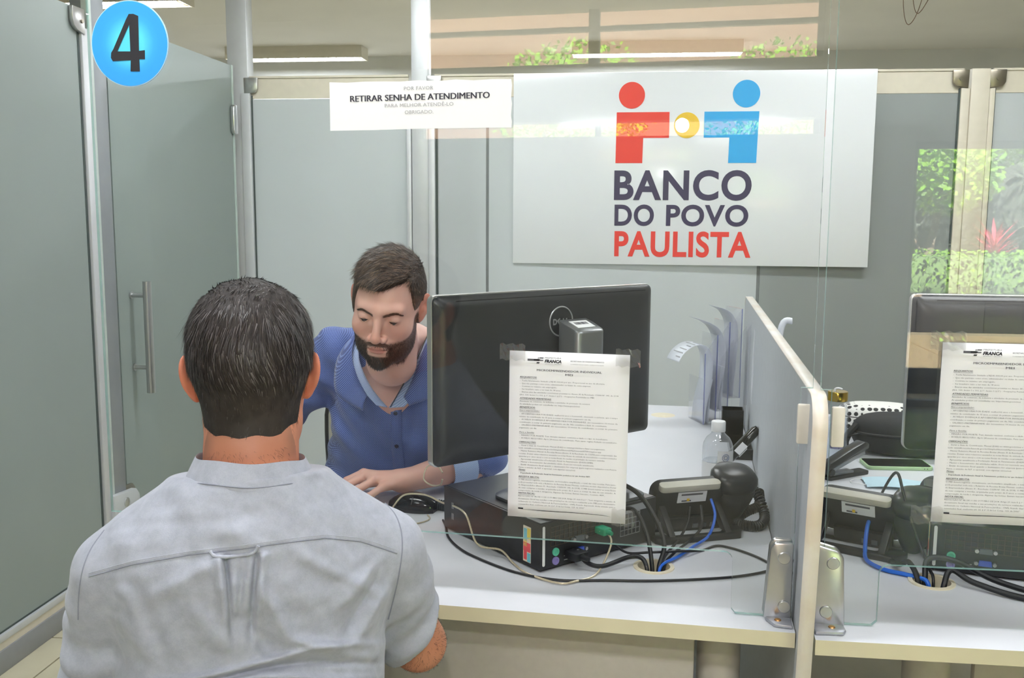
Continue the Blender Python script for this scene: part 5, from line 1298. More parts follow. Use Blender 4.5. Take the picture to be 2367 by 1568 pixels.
# neckline wedge: from the collar down to the first closed button
VB = V3(-.568, 2.30, .958)
def cl_wedge(p):
    q = p-VB; z = q[:, 2]; half = .004+.50*np.maximum(z, 0)*(z > 0)
    half = np.minimum(half, .070)
    ctr = .07*z
    w_ = np.abs(q[:, 0]-ctr)-half
    return np.maximum(np.maximum(w_*.9, -z), (p[:, 1]-2.40+.0*z))
def cl_shirt(p):
    d = cl_shirt_raw(p)
    d = np.maximum(d, -cl_wedge(p))
    hn = cap(p, (-.567, 2.36, 1.06), NB, .066, .060); d = smax(d, -(hn-.004), .006)
    d = np.maximum(d, (p[:, 2]-1.155)*.9)
    fa = cap(p, cl_E, cl_W, .043, .030); d = np.maximum(d, -(fa-.004)*(p[:, 1] < 2.36)-10*(p[:, 1] >= 2.36))
    # sleeve ends
    ax_ = (cl_W-cl_E)/np.linalg.norm(cl_W-cl_E); near = cap(p, cl_cuff, cl_cuff+(cl_W-cl_E)*.45, .075)
    d = np.where((near < 0) & ((p-cl_cuff)@ax_ > -.02) & (p[:, 1] < 2.345+.45*(p[:, 0]+.40)), np.maximum(d, (p-cl_cuff)@ax_), d)
    return d
sh_v = mesh_sdf(cl_shirt, (-1.03, 2.20, .42), (-.22, 2.80, 1.18), .0035)
shirt_b = mesh_obj('shirt', sh_v, m_bshirt, clerk)
# rolled cuff, pale inside out
ax_ = Vector(cl_W-cl_E).normalized(); cc_ = Vector(cl_cuff)
sd_ = ax_.cross(Vector((0, 0, 1))).normalized(); up_ = sd_.cross(ax_)
rg = []
for s_, r_ in ((-.062, .048), (-.060, .0555), (-.02, .0530), (.004, .0510), (.006, .0485), (.0, .045)):
    rg.append([cc_+ax_*s_+sd_*(r_*math.cos(a)*1.02)+up_*(r_*math.sin(a)*(.97 if math.sin(a) > 0 else .78)+.002*math.sin(3*a)) for a in [2*PI*j/36 for j in range(36)]])
MB().loft(rg, cap=False).build('rolled_cuff', m_bin, shirt_b, smooth=True)
# collar leaves and placket
def sheet(name, m_, rows, parent, th=.0022, nu=8):
    P = []
    for a, b in rows:
        P.append([Vector(a).lerp(Vector(b), i/nu) for i in range(nu+1)])
    return MB().grid(P).build(name, m_, parent, smooth=True, solid=th)
def crow(pts, n=7): return spline(pts, n)
def leaf_(name, m_, inner, outer, out, puff, th=.003):
    A_, B_ = crow(inner), crow(outer); o_ = Vector(out)
    MB().grid([[a.lerp(b, t_/5)+o_*(puff*math.sin(PI*t_/5)) for a, b in zip(A_, B_)] for t_ in range(6)]).build(name, m_, shirt_b, smooth=True, solid=th)
leaf_('collar', m_bshirt, [(-.478, 2.40, 1.143), (-.468, 2.33, 1.136), (-.478, 2.270, 1.10), (-.494, 2.248, 1.045), (-.522, 2.246, .985)],
      [(-.452, 2.41, 1.095), (-.432, 2.34, 1.085), (-.426, 2.275, 1.05), (-.432, 2.238, 1.000), (-.508, 2.242, .966)], (.2, -.8, .3), .008)
leaf_('collar_lining', m_bin, [(-.482, 2.345, 1.125), (-.494, 2.286, 1.085), (-.522, 2.266, 1.02), (-.566, 2.274, .952)],
      [(-.456, 2.330, 1.118), (-.458, 2.262, 1.082), (-.462, 2.238, 1.025), (-.522, 2.244, .962)], (.1, -.9, .1), .004, .0025)
leaf_('collar', m_bshirt, [(-.655, 2.40, 1.138), (-.662, 2.33, 1.125), (-.656, 2.270, 1.08), (-.636, 2.248, 1.03), (-.612, 2.246, .985)],
      [(-.692, 2.41, 1.088), (-.708, 2.34, 1.072), (-.702, 2.275, 1.03), (-.684, 2.243, .985), (-.622, 2.240, .950)], (-.2, -.8, .3), .008)
leaf_('collar_lining', m_bin, [(-.655, 2.335, 1.112), (-.642, 2.286, 1.065), (-.610, 2.268, 1.005), (-.571, 2.276, .953)],
      [(-.668, 2.325, 1.100), (-.656, 2.264, 1.055), (-.630, 2.246, 1.008), (-.592, 2.254, .962)], (-.1, -.9, .1), .003, .0025)
def trace_many(f, O, Dr, t0):
    O = np.asarray(O, f32); Dr = np.asarray(Dr, f32); t_ = np.full(len(Dr), t0, f32)
    for _ in range(45): t_ += f(O+Dr*t_[:, None])*.8
    return O+Dr*t_[:, None]
def trace(f, o, d, t0, t1):
    o = np.asarray(o, f32); d = np.asarray(d, f32); t_ = t0
    for _ in range(60):
        v_ = float(f((o+d*t_)[None])[0]); t_ += v_*.8
        if abs(v_) < 3e-4 or t_ > t1: break
    return o+d*t_
pk_ = [trace(cl_shirt_raw, (-.563+.02*(z-.9)-.012, 2.0, z), (0, 1, 0), .2, .9)+V3(0, -.0012, 0) for z in np.linspace(.945, .74, 16)]
pk2 = [trace(cl_shirt_raw, (-.563+.02*(z-.9)+.016, 2.0, z), (0, 1, 0), .2, .9)+V3(0, -.0012, 0) for z in np.linspace(.945, .74, 16)]
MB().grid([[Vector(a) for a in pk_], [Vector((np.asarray(a)+np.asarray(b))/2)+Vector((0, -.0015, 0)) for a, b in zip(pk_, pk2)], [Vector(a) for a in pk2]]).build('placket', m_bshirt, shirt_b, smooth=True, solid=.002)
for z in (.928, .842, .765):
    c0 = trace(cl_shirt_raw, (-.562, 2.0, z), (0, 1, 0), .2, .9); MB().lathe([(0, 0), (.0052, 0), (.0055, .0016), (.0042, .0026), (0, .0022)], 16, T(c0[0], c0[1]-.002, c0[2]) @ RX(PI/2)).build('button', mat('dark_button', rgb(26, 30, 54), .3), shirt_b, smooth=True)
ln = MB().tube(spline([(-.478, 2.36, 1.14), (-.478, 2.28, 1.115), (-.490, 2.254, 1.08), (-.524, 2.246, 1.015), (-.558, 2.258, .958)], 6), .0014, 6).build('lanyard', m_wire, smooth=True); tag(ln, 'thin black lanyard cord round the neck of the bearded man', 'cord')
# trousers, shoes, chair
def cl_legs(p):
    d = smin(cap(p, (-.56, 2.60, .55), (-.54, 2.30, .56), .085, .068), cap(p, (-.54, 2.30, .555), (-.54, 2.36, .10), .062, .05), .03)
    e = smin(cap(p, (-.73, 2.60, .55), (-.76, 2.30, .56), .085, .068), cap(p, (-.76, 2.30, .555), (-.76, 2.36, .10), .062, .05), .03)
    return smin(smin(d, e, .03), ell(p, (-.645, 2.63, .57), (.18, .14, .105)), .05)
mesh_obj('trousers', mesh_sdf(cl_legs, (-.86, 2.2, .03), (-.42, 2.8, .70), .009), m_trou2, clerk)
for x in (-.54, -.76):
    mesh_obj('shoe', mesh_sdf(lambda p: np.maximum(smin(ell(p, (x, 2.30, .04), (.045, .12, .05)), cap(p, (x, 2.36, .05), (x, 2.36, .09), .045), .03), .004-p[:, 2]), (x-.06, 2.16, -.01), (x+.06, 2.44, .16), .007), m_shoe, clerk)
ch = thing('office_chair', 'beige office chair the bearded man sits on', 'chair', (-.66, 2.66, 0), 0)
m_chair = mat('beige_fabric', rgb(186, 182, 166), .85, var=.05, scale=80)
def swivel(ch, back=True, z=.44):
    MB().prism(rrect(.46, .46, .10, 6), z-.06, z, T(0, -.03, 0)).build('seat', m_chair if back else m_blk, ch, bevel=.02, seg=3)
    MB().cyl((0, 0, .10), (0, 0, z-.06), .028, 16).build('gas_column', m_blk, ch, smooth=True)
    for i in range(5):
        a = 2*PI*i/5+.3; e = Vector((.28*math.cos(a), .28*math.sin(a), .07))
        l_ = MB().tube([(0, 0, .11), e*.5+Vector((0, 0, .05)), e], [.022, .018, .014], 8).build('base_arm', m_blk, ch, smooth=True)
        MB().cyl(e+Vector((-.012, 0, -.042)), e+Vector((.012, 0, -.042)), .028, 14).build('castor', m_blk, l_, smooth=True)
swivel(ch)
bk = []
for i in range(9):
    z = .55+.40*i/8; bk.append([Vector((-.235+.47*j/10, .23-.05*math.cos((j/10-.5)*PI)*-1-.0, z)) if False else Vector((-.235*math.sin(PI*(.62+.0*i))*0+(-.245+.49*j/10)*(1-.25*(max(0, i-5)/3)**2), .235+.05*(1-abs(j/5-1)**2)*1.0-.03*math.sin(i/8*PI), z)) for j in range(11)])
bo = MB().grid(bk).build('backrest', m_chair, ch, smooth=True, solid=.035)
pe = [Vector(q)+Vector((0, -.012, 0)) for q in bk[0]]+[Vector(r[-1])+Vector((.008, 0, 0)) for r in bk[1:]]+[Vector(q) for q in reversed(bk[-1])]+[Vector(r[0])+Vector((-.008, 0, 0)) for r in reversed(bk[:-1])]
MB().tube(pe, .006, 6, True).build('edge_trim', m_blk, bo, smooth=True)
MB().tube(spline([(0, .05, .40), (0, .24, .42), (0, .30, .55), (0, .30, .70)], 5), .02, 8).build('back_post', m_blk, ch, smooth=True)
# ================================================================ the visitor, seen from behind
CAZ = math.radians(21.8)
CF = Matrix(((math.cos(CAZ), -math.sin(CAZ), 0, 0), (math.sin(CAZ), math.cos(CAZ), 0, 0), (0, 0, 1, 0), (0, 0, 0, 1)))   # local (x right, y away, z up) -> world
CHM = T(-.002, 1.374, 1.203) @ RZ(math.radians(-4)) @ RX(math.radians(-5)) @ Matrix.Diagonal((1.045, 1.03, 1.03, 1))
CHI = CHM.inverted()
cu_NB = V3(-.004, 1.335, 1.05)
cu_S1, cu_E1 = V3(.176, 1.352, .942), V3(.240, 1.440, .752)      # right arm
cu_S2, cu_E2 = V3(-.184, 1.350, .945), V3(-.232, 1.42, .735)     # left arm
cu_W1, cu_W2 = V3(.150, 1.665, .795), V3(-.05, 1.78, .79)
def arm(p, S_, E_, W_): return smin(cap(p, S_-V3(0, 0, .012), E_, .044, .041), smin(cap(p, E_, E_*.7+W_*.3, .041, .043), cap(p, E_*.7+W_*.3, W_, .042, .028), .02), .015)
def cu_hand(W_, sx):
    d = V3(-.55*sx, .83, 0); s_ = V3(.83*sx, .55, 0)
    M = [W_+d*.085-s_*(.032-.021*i)+V3(0, 0, .004-.003*abs(i-1)) for i in range(4)]
    P_ = [m+d*(.040-.003*abs(i-1))+V3(0, 0, -.006) for i, m in enumerate(M)]; Q = [m+d*.036+V3(0, 0, -.022) for m in P_]
    for q in Q: q[2] = max(.7525, q[2])
    return M, P_, Q, [W_+d*.03-s_*.03, W_+d*.06-s_*.058+V3(0, 0, -.012), W_+d*.085-s_*.066+V3(0, 0, -.024)]
H1, H2 = cu_hand(cu_W1, 1), cu_hand(cu_W2, -1)
def cu_body(p):
    d = ell(p, (-.005, 1.345, .88), (.160, .100, .20)); d = smin(d, cap(p, (-.15, 1.350, .945), (.145, 1.350, .935), .042), .05)
    d = smin(d, ell(p, (-.01, 1.35, .68), (.155, .105, .22)), .08); d = smin(d, cap(p, (-.004, 1.34, 1.0), CNK, .060, .056), .04)
    return smin(smin(d, arm(p, cu_S1, cu_E1, cu_W1), .03), arm(p, cu_S2, cu_E2, cu_W2), .03)
CNK = np.array(CHM @ Vector((0, -.045, -.10)), f32)
def cu_head(p): return smin(head_full(xf(CHI, p))*1.03, cap(p, (-.004, 1.345, 1.03), CNK, .060, .057), .02)
hv = mesh_sdf(cu_head, (-.12, 1.22, 1.0), (.12, 1.52, 1.35), .0022)
bv = mesh_sdf(cu_body, (-.32, 1.2, .48), (.32, 1.9, 1.12), .008)
av = mesh_sdf(lambda p: smin(arm(p, cu_S1, cu_E1, cu_W1), hand_sdf(p, cu_W1, *H1, .028), .02), (.0, 1.28, .69), (.32, 1.92, 1.02), .0032)
av2 = mesh_sdf(lambda p: smin(arm(p, cu_S2, cu_E2, cu_W2), hand_sdf(p, cu_W2, *H2, .028), .02), (-.32, 1.28, .68), (.2, 2.0, 1.02), .005)
allv = join(hv, bv, av, av2); q = xf(CHI, allv[0]); n1 = len(hv[0]); hd = np.arange(len(q)) < n1
bl = np.where(hd, .55*(np.abs(q[:, 0]) > .070)*(q[:, 1] < .04)*(np.abs(q[:, 2]) < .05)+.35*sstep(-.07, -.13, q[:, 2]), 0)
st = np.where(hd, .25*sstep(-.06, -.08, q[:, 2])*sstep(.038, .055, np.abs(q[:, 0]))+.5*sstep(-.115, -.095, q[:, 2])*(q[:, 1] < -.06), 0)
loc_ = lambda vq: (xf(CF, vq[0]), vq[1])
visitor = mesh_obj('person', loc_(allv), m_skin_a, attrs={'beard': st, 'lip': np.zeros(len(q)), 'blush': bl})
tag(visitor, 'dark-haired man in grey shirt seen from behind at the counter', 'person')
# hair
def cu_thick(q):
    x, y, z = q[:, 0], q[:, 1], q[:, 2]; ax = np.abs(x)
    nape = -.104+5.0*x*x+.003*np.sin(x*160)+1.3*np.maximum(ax-.040, 0)
    line = np.where(y < -.015, nape+.10*sstep(-.035, .0, y), np.where(y < .03, -.012, .055))
    a = z-line
    return -.004+.0045*sstep(-.006, .004, a)+.0065*sstep(.0, .045, a)+.0075*sstep(.02, .10, z)
def cu_hairf(p):
    q = xf(CHI, p)
    return (head_base(q)-cu_thick(q)-.0014*fbm(q*np.array([1.5, 1, .55], f32), 230, 9)*sstep(-.06, .0, q[:, 2]))*1.03
hc = mesh_sdf(cu_hairf, (-.12, 1.22, 1.06), (.12, 1.52, 1.37), .0025)
hc = keep(hc, lambda v: cu_thick(xf(CHI, v)) > -.0025)
mesh_obj('hair', loc_(hc), hair_mat('dark_hair_cap', rgb(44, 38, 36), .65), visitor)
R3c = np.array(CHM.to_3x3().normalized(), f32)
def cu_flow(root, nr):
    q = xf(CHI, root); x, y, z = q.T
    ang = .55*fbm(q, 55, 21)
    fx = .25*np.sin(z*40+1)+ang+.25*sstep(.06, .11, z); crown = sstep(.088, .118, z)
    return np.stack([fx, -.9*crown+.1, -1.0*(1-crown)-.15], 1)@R3c.T
def hair_w(c): 
    q = xf(CHI, c); return (cu_thick(q) > -.0008)*(.4+.6*(q[:, 1] < .03))
sv, od = strands(hc, 15000, hair_w, cu_flow, lambda p: (.010+.013*sstep(-.05, .04, xf(CHI, p)[:, 2])-.010*sstep(.075, .11, xf(CHI, p)[:, 2])).astype(f32), .0013, .06, 31, 3, .075)
g_ = xf(CHI, sv[0].reshape(-1, 8, 3)[:, 0])
r = np.random.default_rng(5); u_ = r.uniform(size=len(g_)); gr_ = .10+.22*sstep(-.03, .07, g_[:, 2])+.15*sstep(.05, .08, np.abs(g_[:, 0]))*sstep(-.06, 0, g_[:, 2])
pick = np.where(u_ < gr_*.7, 2, np.where(u_ < .5, 1, 0))
tag(mesh_obj('hair_strands', loc_(sv), m_hair_a, visitor, midx=pick[od]), kind='stuff')
# soft lower edge of the cut
def edge_w(c):
    q = xf(CHI, c); return ((cu_thick(q) < .0035) & (q[:, 2] < .0)).astype(f32)
sv, od = strands(hc, 2600, edge_w, lambda a, n: np.tile(V3(.1, 0, -1), (len(a), 1)), lambda p: np.full(len(p), .011, f32), .0009, .10, 36, 2, .18)
tag(mesh_obj('hair_fringe', loc_(sv), m_hair_a[0], visitor), kind='stuff')
# stray nape hairs
nk = keep(hv, lambda v: (lambda q: (q[:, 1] < -.05) & (q[:, 2] < -.086) & (q[:, 2] > -.110) & (np.abs(q[:, 0]) < .05))(xf(CHI, v)))
sv, od = strands(nk, 240, lambda c: sstep(-.112, -.090, xf(CHI, c)[:, 2]), lambda a, n: np.tile(V3(.35, 0, -1), (len(a), 1)), lambda p: np.full(len(p), .008, f32), .0004, .25, 33, 2, .3)
tag(mesh_obj('nape_hairs', loc_(sv), m_hair_a[1], visitor), kind='stuff')
# forearm hairs
ah = keep(av, lambda v: (v[:, 1] > 1.39) & (v[:, 1] < 1.62))
sv, od = strands(ah, 2600, lambda c: sstep(.19, .23, c[:, 0])+.1, lambda a, n: np.tile(V3(-.2, 1, -.3), (len(a), 1)), lambda p: np.full(len(p), .012, f32), .00035, .7, 34, 2, .35)
tag(mesh_obj('arm_hairs', loc_(sv), m_hair_a[0], visitor), kind='stuff')

# shirt with yoke, locker loop, pleat and folds
YX, YZ_ = [-.26, -.22, -.163, -.09, -.03, .04, .09, .14, .184, .22], [.925, .948, .960, .967, .969, .973, .975, .966, .947, .93]
def yoke_z(x): return np.interp(x, YX, YZ_).astype(f32)
def ridge(t_, w_): return np.exp(-(t_/w_)**2)
def folds(p):
    x, y, z = p.T; o = np.zeros(len(p), f32); back = sstep(1.36, 1.30, y)
    x = x*1.33/y; z = 1.43-(1.43-z)*1.33/y      # as seen on one plane from where he is looked at
    # box pleat under the loop
    fade = sstep(.965, .955, z)*sstep(.80, .93, z)
    for x0, w_, a in ((-.052, .007, .0045), (-.044, .004, -.005), (.006, .007, .005), (-.003, .004, -.0055), (-.022, .005, -.0025)):
        o += a*ridge(x-x0-.10*(z-.95)*(1 if x0 > -.03 else -.5), w_)*fade
    # sweeping diagonal folds
    def band(xa, za, xb, zb, w_, a):
        nonlocal o
        dx, dz = xb-xa, zb-za; L = math.hypot(dx, dz); s_ = ((x-xa)*dx+(z-za)*dz)/L; t_ = (-(x-xa)*dz+(z-za)*dx)/L
        o += a*ridge(t_, w_)*sstep(-.02, .03, s_)*sstep(L+.02, L-.05, s_)
    band(.006, .905, .045, .815, .010, .006); band(.040, .83, .125, .800, .009, .006); band(-.03, .88, .03, .79, .014, -.005)
    band(-.10, .90, -.035, .815, .014, .004); band(-.175, .92, -.14, .79, .012, .0022); band(-.158, .93, -.122, .81, .010, -.0022)
    band(.17, .93, .10, .86, .012, .004); band(.185, .90, .13, .81, .010, .0045); band(.168, .925, .115, .83, .007, -.004)
    band(.05, .955, .165, .885, .010, .003); band(-.05, .955, -.16, .90, .012, .003)
    for z0, a, ph in ((.800, .004, 0), (.782, -.004, 1), (.768, .0045, 2), (.748, -.004, 3), (.735, .005, 4)):
        o += a*ridge(z-z0-.012*np.sin(x*16+ph)-.10*(x*x), .006)*sstep(.19, .10, np.abs(x))
    o += .0022*fbm(p*np.array([1, 1, 1.2], f32), 42, 3)+.0012*fbm(p, 95, 8)
    o *= back*2.0
    o += .0018*sstep(-.0015, .0015, z-yoke_z(x))*back
    return o
sl1, sl2 = cu_E1*.90+cu_S1*.10-V3(.012, 0, 0), cu_E2*1.0
def sleeve(p, S_, E_, side):
    L = E_-S_; Ln = np.linalg.norm(L); u_ = L/Ln; s_ = (p-S_)@u_
    d = cap(p, S_, E_, .060, .056)
    d -= .0045*np.sin(s_*62+3*np.sin((p[:, 1]-1.4)*30)+side)*sstep(.02, .06, s_)*sstep(Ln, Ln-.05, s_)+.0028*np.sin(s_*120+p[:, 0]*60)*sstep(.05, .1, s_)
    return d, s_, Ln, u_
def cu_shirt(p):
    d = ell(p, (-.008, 1.350, .885), (.176, .120, .215)); d = smin(d, cap(p, (-.158, 1.350, .960), (.150, 1.350, .948), .056), .07)
    d = smin(d, ell(p, (-.045, 1.335, .95), (.12, .108, .11)), .05); d = smin(d, ell(p, (.03, 1.338, .945), (.12, .108, .11)), .05)
    d = smin(d, ell(p, (-.012, 1.352, .68), (.180, .130, .25)), .09)
    d = smin(d, cap(p, (-.02, 1.332, 1.036), (-.135, 1.350, .966), .042, .040), .05); d = smin(d, cap(p, (.012, 1.332, 1.032), (.135, 1.350, .958), .042, .040), .05)
    d = smin(d, cap(p, (-.006, 1.322, 1.00), (-.006, 1.330, 1.06), .092, .084), .05)
    d = d-folds(p)
    a1, s1, L1, u1 = sleeve(p, cu_S1, sl1, 0.0); a1 = np.maximum(a1, (s1-L1+.016+.85*((p-sl1)@V3(.94, .1, .3)))*.75)
    a2, s2, L2, u2 = sleeve(p, cu_S2, sl2+V3(0, .02, -.03), 2.0)
    d = smin(d, a1, .012); d = smin(d, a2, .012)
    d = smax(d, -cap(p, (.186, 1.280, .905), (.182, 1.285, .80), .006, .018), .008); d = smax(d, -cap(p, (-.236, 1.285, .935), (-.206, 1.280, .78), .005, .017), .008)
    d = smax(d, (p[:, 2]-1.074-.16*(1.345-p[:, 1])), .006)
    return d
sv_ = mesh_sdf(cu_shirt, (-.34, 1.18, .46), (.34, 1.56, 1.12), .003)
shirt = mesh_obj('shirt', loc_(sv_), m_chamb, visitor)
CAMP = V3(0, 0, CAM_H)
def bpm(pts, off, ref=1.33):
    Dr = np.array([(x, ref, z-CAM_H) for x, z in pts], f32); Dr /= np.linalg.norm(Dr, axis=1, keepdims=True)
    P_ = trace_many(cu_shirt, CAMP[None], Dr, .95)-Dr*off
    return [CF @ Vector([float(t) for t in q]) for q in P_]
yz = lambda x: float(yoke_z(np.array([x]))[0])
MB().tube(bpm([(x, yz(x)-.0008) for x in np.linspace(-.218, .192, 110)], .0001), .0010, 5).build('yoke_seam', m_thread, shirt, smooth=True)
MB().tube(bpm([(x, yz(x)+.0042) for x in np.linspace(-.218, .192, 110)], -.0003), .0006, 5).build('yoke_stitch', m_chamb, shirt, smooth=True)
lp = [(-.064, .969), (-.059, .962), (-.050, .9595), (-.035, .959), (-.022, .9595), (-.012, .960), (-.005, .9635), (.0, .971)]
lpp = spline(bpm(lp, .0012), 5)
MB().tube(lpp, [.0023+.0003*math.sin(i*1.7) for i in range(len(lpp))], 8).build('locker_loop', m_chamb, shirt, smooth=True)
for seam in ([(.176, 1.018), (.190, 1.0), (.198, .975), (.199, .945), (.194, .91), (.186, .875), (.178, .845)], [(-.196, 1.010), (-.214, .985), (-.226, .955), (-.232, .92), (-.234, .89)]):
    P = [(p.x, p.z) for p in spline([(a, 0, b) for a, b in seam], 6)]
    MB().tube(bpm(P, .0), .0011, 5).build('armhole_seam', m_thread, shirt, smooth=True)
# band collar
rg = []
def cring(z, rx, ry, cy, a): return CF @ Vector((-.006+rx*math.cos(a), cy+ry*math.sin(a), z+.010*(-math.sin(a))-.005*math.cos(a)+.0012*math.sin(5*a)))
for z, rx, ry, cy in ((1.050, .082, .086, 1.330), (1.066, .0868, .0900, 1.330), (1.072, .0850, .0888, 1.331), (1.084, .0790, .0845, 1.333), (1.094, .0740, .0805, 1.335), (1.0970, .0720, .0785, 1.335), (1.094, .0705, .0765, 1.335), (1.05, .075, .078, 1.333)):
    rg.append([cring(z, rx, ry, cy, a) for a in [2*PI*j/64 for j in range(64)]])
co = MB().loft(rg, cap=False).build('collar', m_chamb, shirt, smooth=True)
MB().tube([cring(1.0700, .0862, .0896, 1.3305, PI+PI*j/40) for j in range(41)], .0009, 5).build('collar_seam', m_thread, co, smooth=True)
def cu_legs(p):
    d = smin(cap(p, (.09, 1.34, .53), (.12, 1.74, .54), .088, .068), cap(p, (.12, 1.74, .535), (.12, 1.66, .09), .062, .05), .03)
    e = smin(cap(p, (-.10, 1.34, .53), (-.14, 1.74, .54), .088, .068), cap(p, (-.14, 1.74, .535), (-.14, 1.66, .09), .062, .05), .03)
    return smin(smin(d, e, .03), ell(p, (-.005, 1.34, .56), (.19, .15, .11)), .05)
mesh_obj('trousers', loc_(mesh_sdf(cu_legs, (-.26, 1.15, .03), (.26, 1.86, .70), .009)), m_trou, visitor)
for x in (.12, -.14):
    mesh_obj('shoe', loc_(mesh_sdf(lambda p: np.maximum(smin(ell(p, (x, 1.73, .04), (.045, .13, .05)), cap(p, (x, 1.66, .05), (x, 1.66, .09), .045), .03), .004-p[:, 2]), (x-.06, 1.56, -.01), (x+.06, 1.88, .16), .007)), m_shoe, visitor)
sc_ = thing('visitor_stool', 'round black stool under the man in grey shirt', 'stool', tuple(CF @ Vector((-.005, 1.33, 0))), CAZ)
swivel(sc_, False, .455)
# ================================================================ the sunny garden on the street side (seen mirrored in the glass)
m_leaf = NT('hedge_leaf'); _k = m_leaf
_v = _k.coord('Object'); _f = _k.noise(_v, 14, 3)
_k.l(_k.ramp(_f, [(.3, rgb(70, 112, 28)), (.6, rgb(134, 176, 46)), (.8, rgb(178, 204, 84))]), _k.b.inputs['Base Color']); _k.b.inputs['Roughness'].default_value = .5
m_leaf = _k.m
m_pink = mat('pink_leaf', rgb(206, 62, 92), .45, var=.2, scale=12)
m_path = mat('sandy_paving', rgb(214, 186, 140), .85, var=.08, scale=3)
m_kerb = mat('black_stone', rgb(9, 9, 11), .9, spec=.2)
m_bark = mat('bark', rgb(120, 104, 88), .9, var=.25, scale=20)
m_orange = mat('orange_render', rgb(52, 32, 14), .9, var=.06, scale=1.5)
gr = MB().box(-16, 16, -30, FY-.1, -.12, -.02).build('ground', mat('grey_ground', rgb(150, 138, 112), .95)); tag(gr, kind='structure')
pv = thing('garden_path', 'sandy paved path outside the street door', 'path', (3.2, -6.6, -.02))
for i in range(4):
    for j in range(4):
        MB().box(-1.9+i*.96, -1.9+i*.96+.95, -2.1+j*1.06, -2.1+j*1.06+1.05, 0, .02).build('paving_slab', m_path, pv)
kb = thing('planter_wall', 'long low black stone planter wall carrying the garden hedge', 'wall', (3.6, -9.25, -.02))
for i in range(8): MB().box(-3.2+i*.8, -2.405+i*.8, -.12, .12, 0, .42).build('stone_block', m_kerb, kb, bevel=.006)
sb = MB().box(-.35, .35, -.22, .22, 0, .16).build('stone_step', m_kerb, loc=(2.62, -4.95, -.02), bevel=.01); tag(sb, 'dark stone step beside the street door', 'step')

def leaf_cloud(mb, n, sampler, size, r):
    for _ in range(n):
        p = Vector(sampler()); a = r.uniform(0, 2*PI); t = r.uniform(-1, 1)
        d = Vector((math.cos(a), math.sin(a), t)).normalized(); s_ = size*r.uniform(.6, 1.3)
        e = d.cross(Vector((r.uniform(-1, 1), r.uniform(-1, 1), r.uniform(-1, 1)))).normalized()
        mb.raw([p, p+d*s_*.5+e*s_*.28, p+d*s_, p+d*s_*.5-e*s_*.28], [(0, 1, 2, 3)])
r_ = random.Random(3)
hd = thing('garden_hedge', 'clipped bright green hedge outside along the path', 'hedge', (3.6, -9.7, .4))
h1 = MB().box(-3.2, 3.2, -.4, .28, .03, .50)
h1.build('hedge_core', mat('hedge_inside', rgb(46, 66, 22), .9), hd, bevel=.05)
h2 = MB(); leaf_cloud(h2, 7000, lambda: (r_.uniform(-3.25, 3.25), r_.uniform(-.1, .36), r_.uniform(.05, .58)), .06, r_)
tag(h2.build('hedge_leaves', m_leaf, hd), kind='stuff')
def tree(x, y, h, cr, lean, label):
    t = thing('garden_tree', label, 'tree', (x, y, -.02), group=None)
    top = Vector((lean, 0, h))
    MB().tube(spline([(0, 0, 0), (lean*.35+.04, 0, h*.4), (lean*.8, .05, h*.8), top], 5), [.07-.0025*i for i in range(16)], 8).build('trunk', m_bark, t, smooth=True)
    MB().tube(spline([(lean*.35, 0, h*.4), (lean*.2-.25, .1, h*.75), (lean-.5, .1, h*.98)], 5), [.035-.002*i for i in range(11)], 6).build('branch', m_bark, t, smooth=True)
    c = MB()
    def smp():
        while True:
            q = Vector((r_.uniform(-1, 1), r_.uniform(-1, 1), r_.uniform(-1, 1)))
            if q.length < 1: break
        return top+Vector((q.x*cr, q.y*cr*.8, q.z*cr*.75))
    leaf_cloud(c, 2600, smp, .11, r_); tag(c.build('foliage', m_leaf, t), kind='stuff')
tree(3.95, -10.6, 2.0, .75, .35, 'small bright green garden tree with thin leaning trunk behind hedge')
tree(3.1, -11.5, 3.4, .9, .6, 'taller garden tree with bare leaning trunk beyond hedge')
tree(6.4, -12.2, 3.0, 1.2, -.2, 'leafy garden tree at the far right end of hedge')
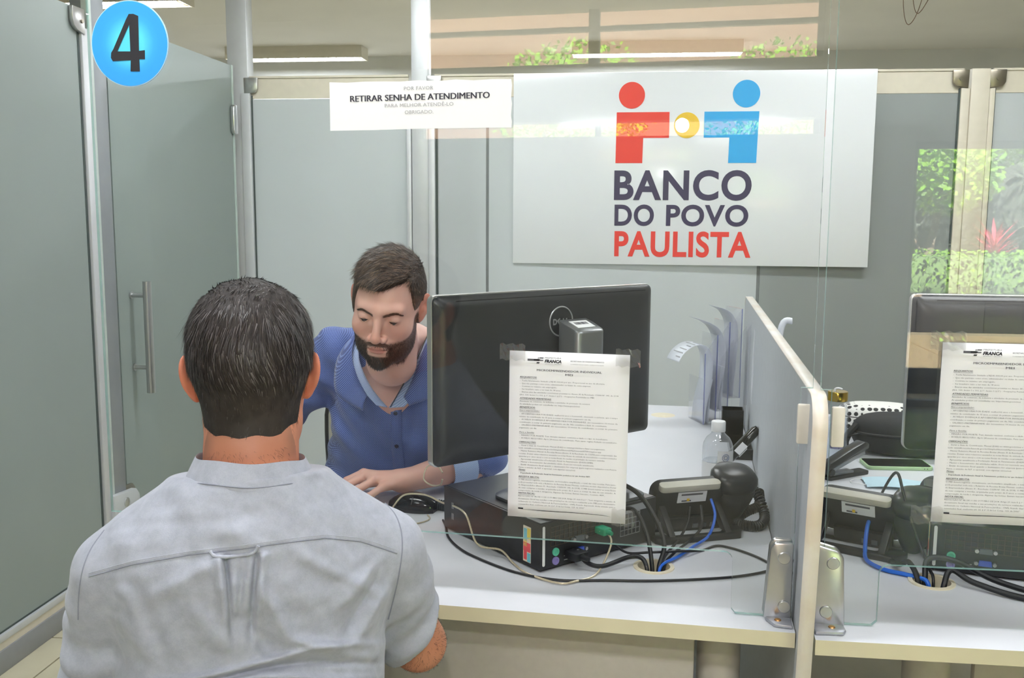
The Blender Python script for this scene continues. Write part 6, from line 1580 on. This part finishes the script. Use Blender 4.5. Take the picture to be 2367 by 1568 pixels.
tree(-2.9, -12.5, 3.2, 1.4, .2, 'broad leafy tree beyond the strip window, leftmost outside')
tree(.5, -12.8, 3.1, 1.4, .1, 'broad leafy tree beyond the strip window, next to the street door')
ct = thing('pink_plant', 'pink leaved cordyline plant rising above the hedge', 'plant', (4.75, -9.95, .85))
for k in range(26):
    a = 2.4*k; el = .5+.02*k; L = .36+.1*math.sin(k*3.1)
    d = Vector((math.cos(a)*math.cos(el), math.sin(a)*math.cos(el), math.sin(el))); s_ = d.cross(Vector((0, 0, 1))).normalized()*.028
    b0 = Vector((0, 0, .008*k))
    MB().raw([b0-s_*.3, b0+d*L*.5-s_+Vector((0, 0, .02)), b0+d*L, b0+d*L*.5+s_+Vector((0, 0, .02)), b0+s_*.3], [(0, 1, 2, 3, 4)]).build('leaf', m_pink, ct, solid=.002)
MB().cyl((0, 0, -.85), (0, 0, .2), .018, 8).build('stem', m_bark, ct)
bh = thing('backdrop_hedge', 'tall dark evergreen screen added as backdrop far behind the clipped hedge', 'hedge', (6.2, -14.2, -.02))  # added dark backdrop, keeps bright sky out of the mirrored garden view
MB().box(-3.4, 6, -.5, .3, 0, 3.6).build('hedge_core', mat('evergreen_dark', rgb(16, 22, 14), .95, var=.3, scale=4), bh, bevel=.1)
h3 = MB(); leaf_cloud(h3, 3500, lambda: (r_.uniform(-3.4, 6), r_.uniform(.1, .5), r_.uniform(0, 3.75)), .14, r_)
tag(h3.build('hedge_leaves', mat('evergreen_leaf', rgb(24, 32, 18), .8, var=.4, scale=6), bh), kind='stuff')
bd = thing('neighbour_building', 'orange rendered building across the street', 'building', (-1.0, -15.2, 0))
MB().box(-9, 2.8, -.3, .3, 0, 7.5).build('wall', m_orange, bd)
MB().box(-9.3, 3.1, -.6, .7, 7.5, 7.7).build('roof_slab', m_wall, bd)
for x in (-6, -3, 0):
    w_ = MB().box(x-.6, x+.6, .28, .32, 1.0, 2.3).build('window', m_frame, bd); MB().box(x-.54, x+.54, .315, .325, 1.06, 2.24).build('pane', m_kerb, w_)
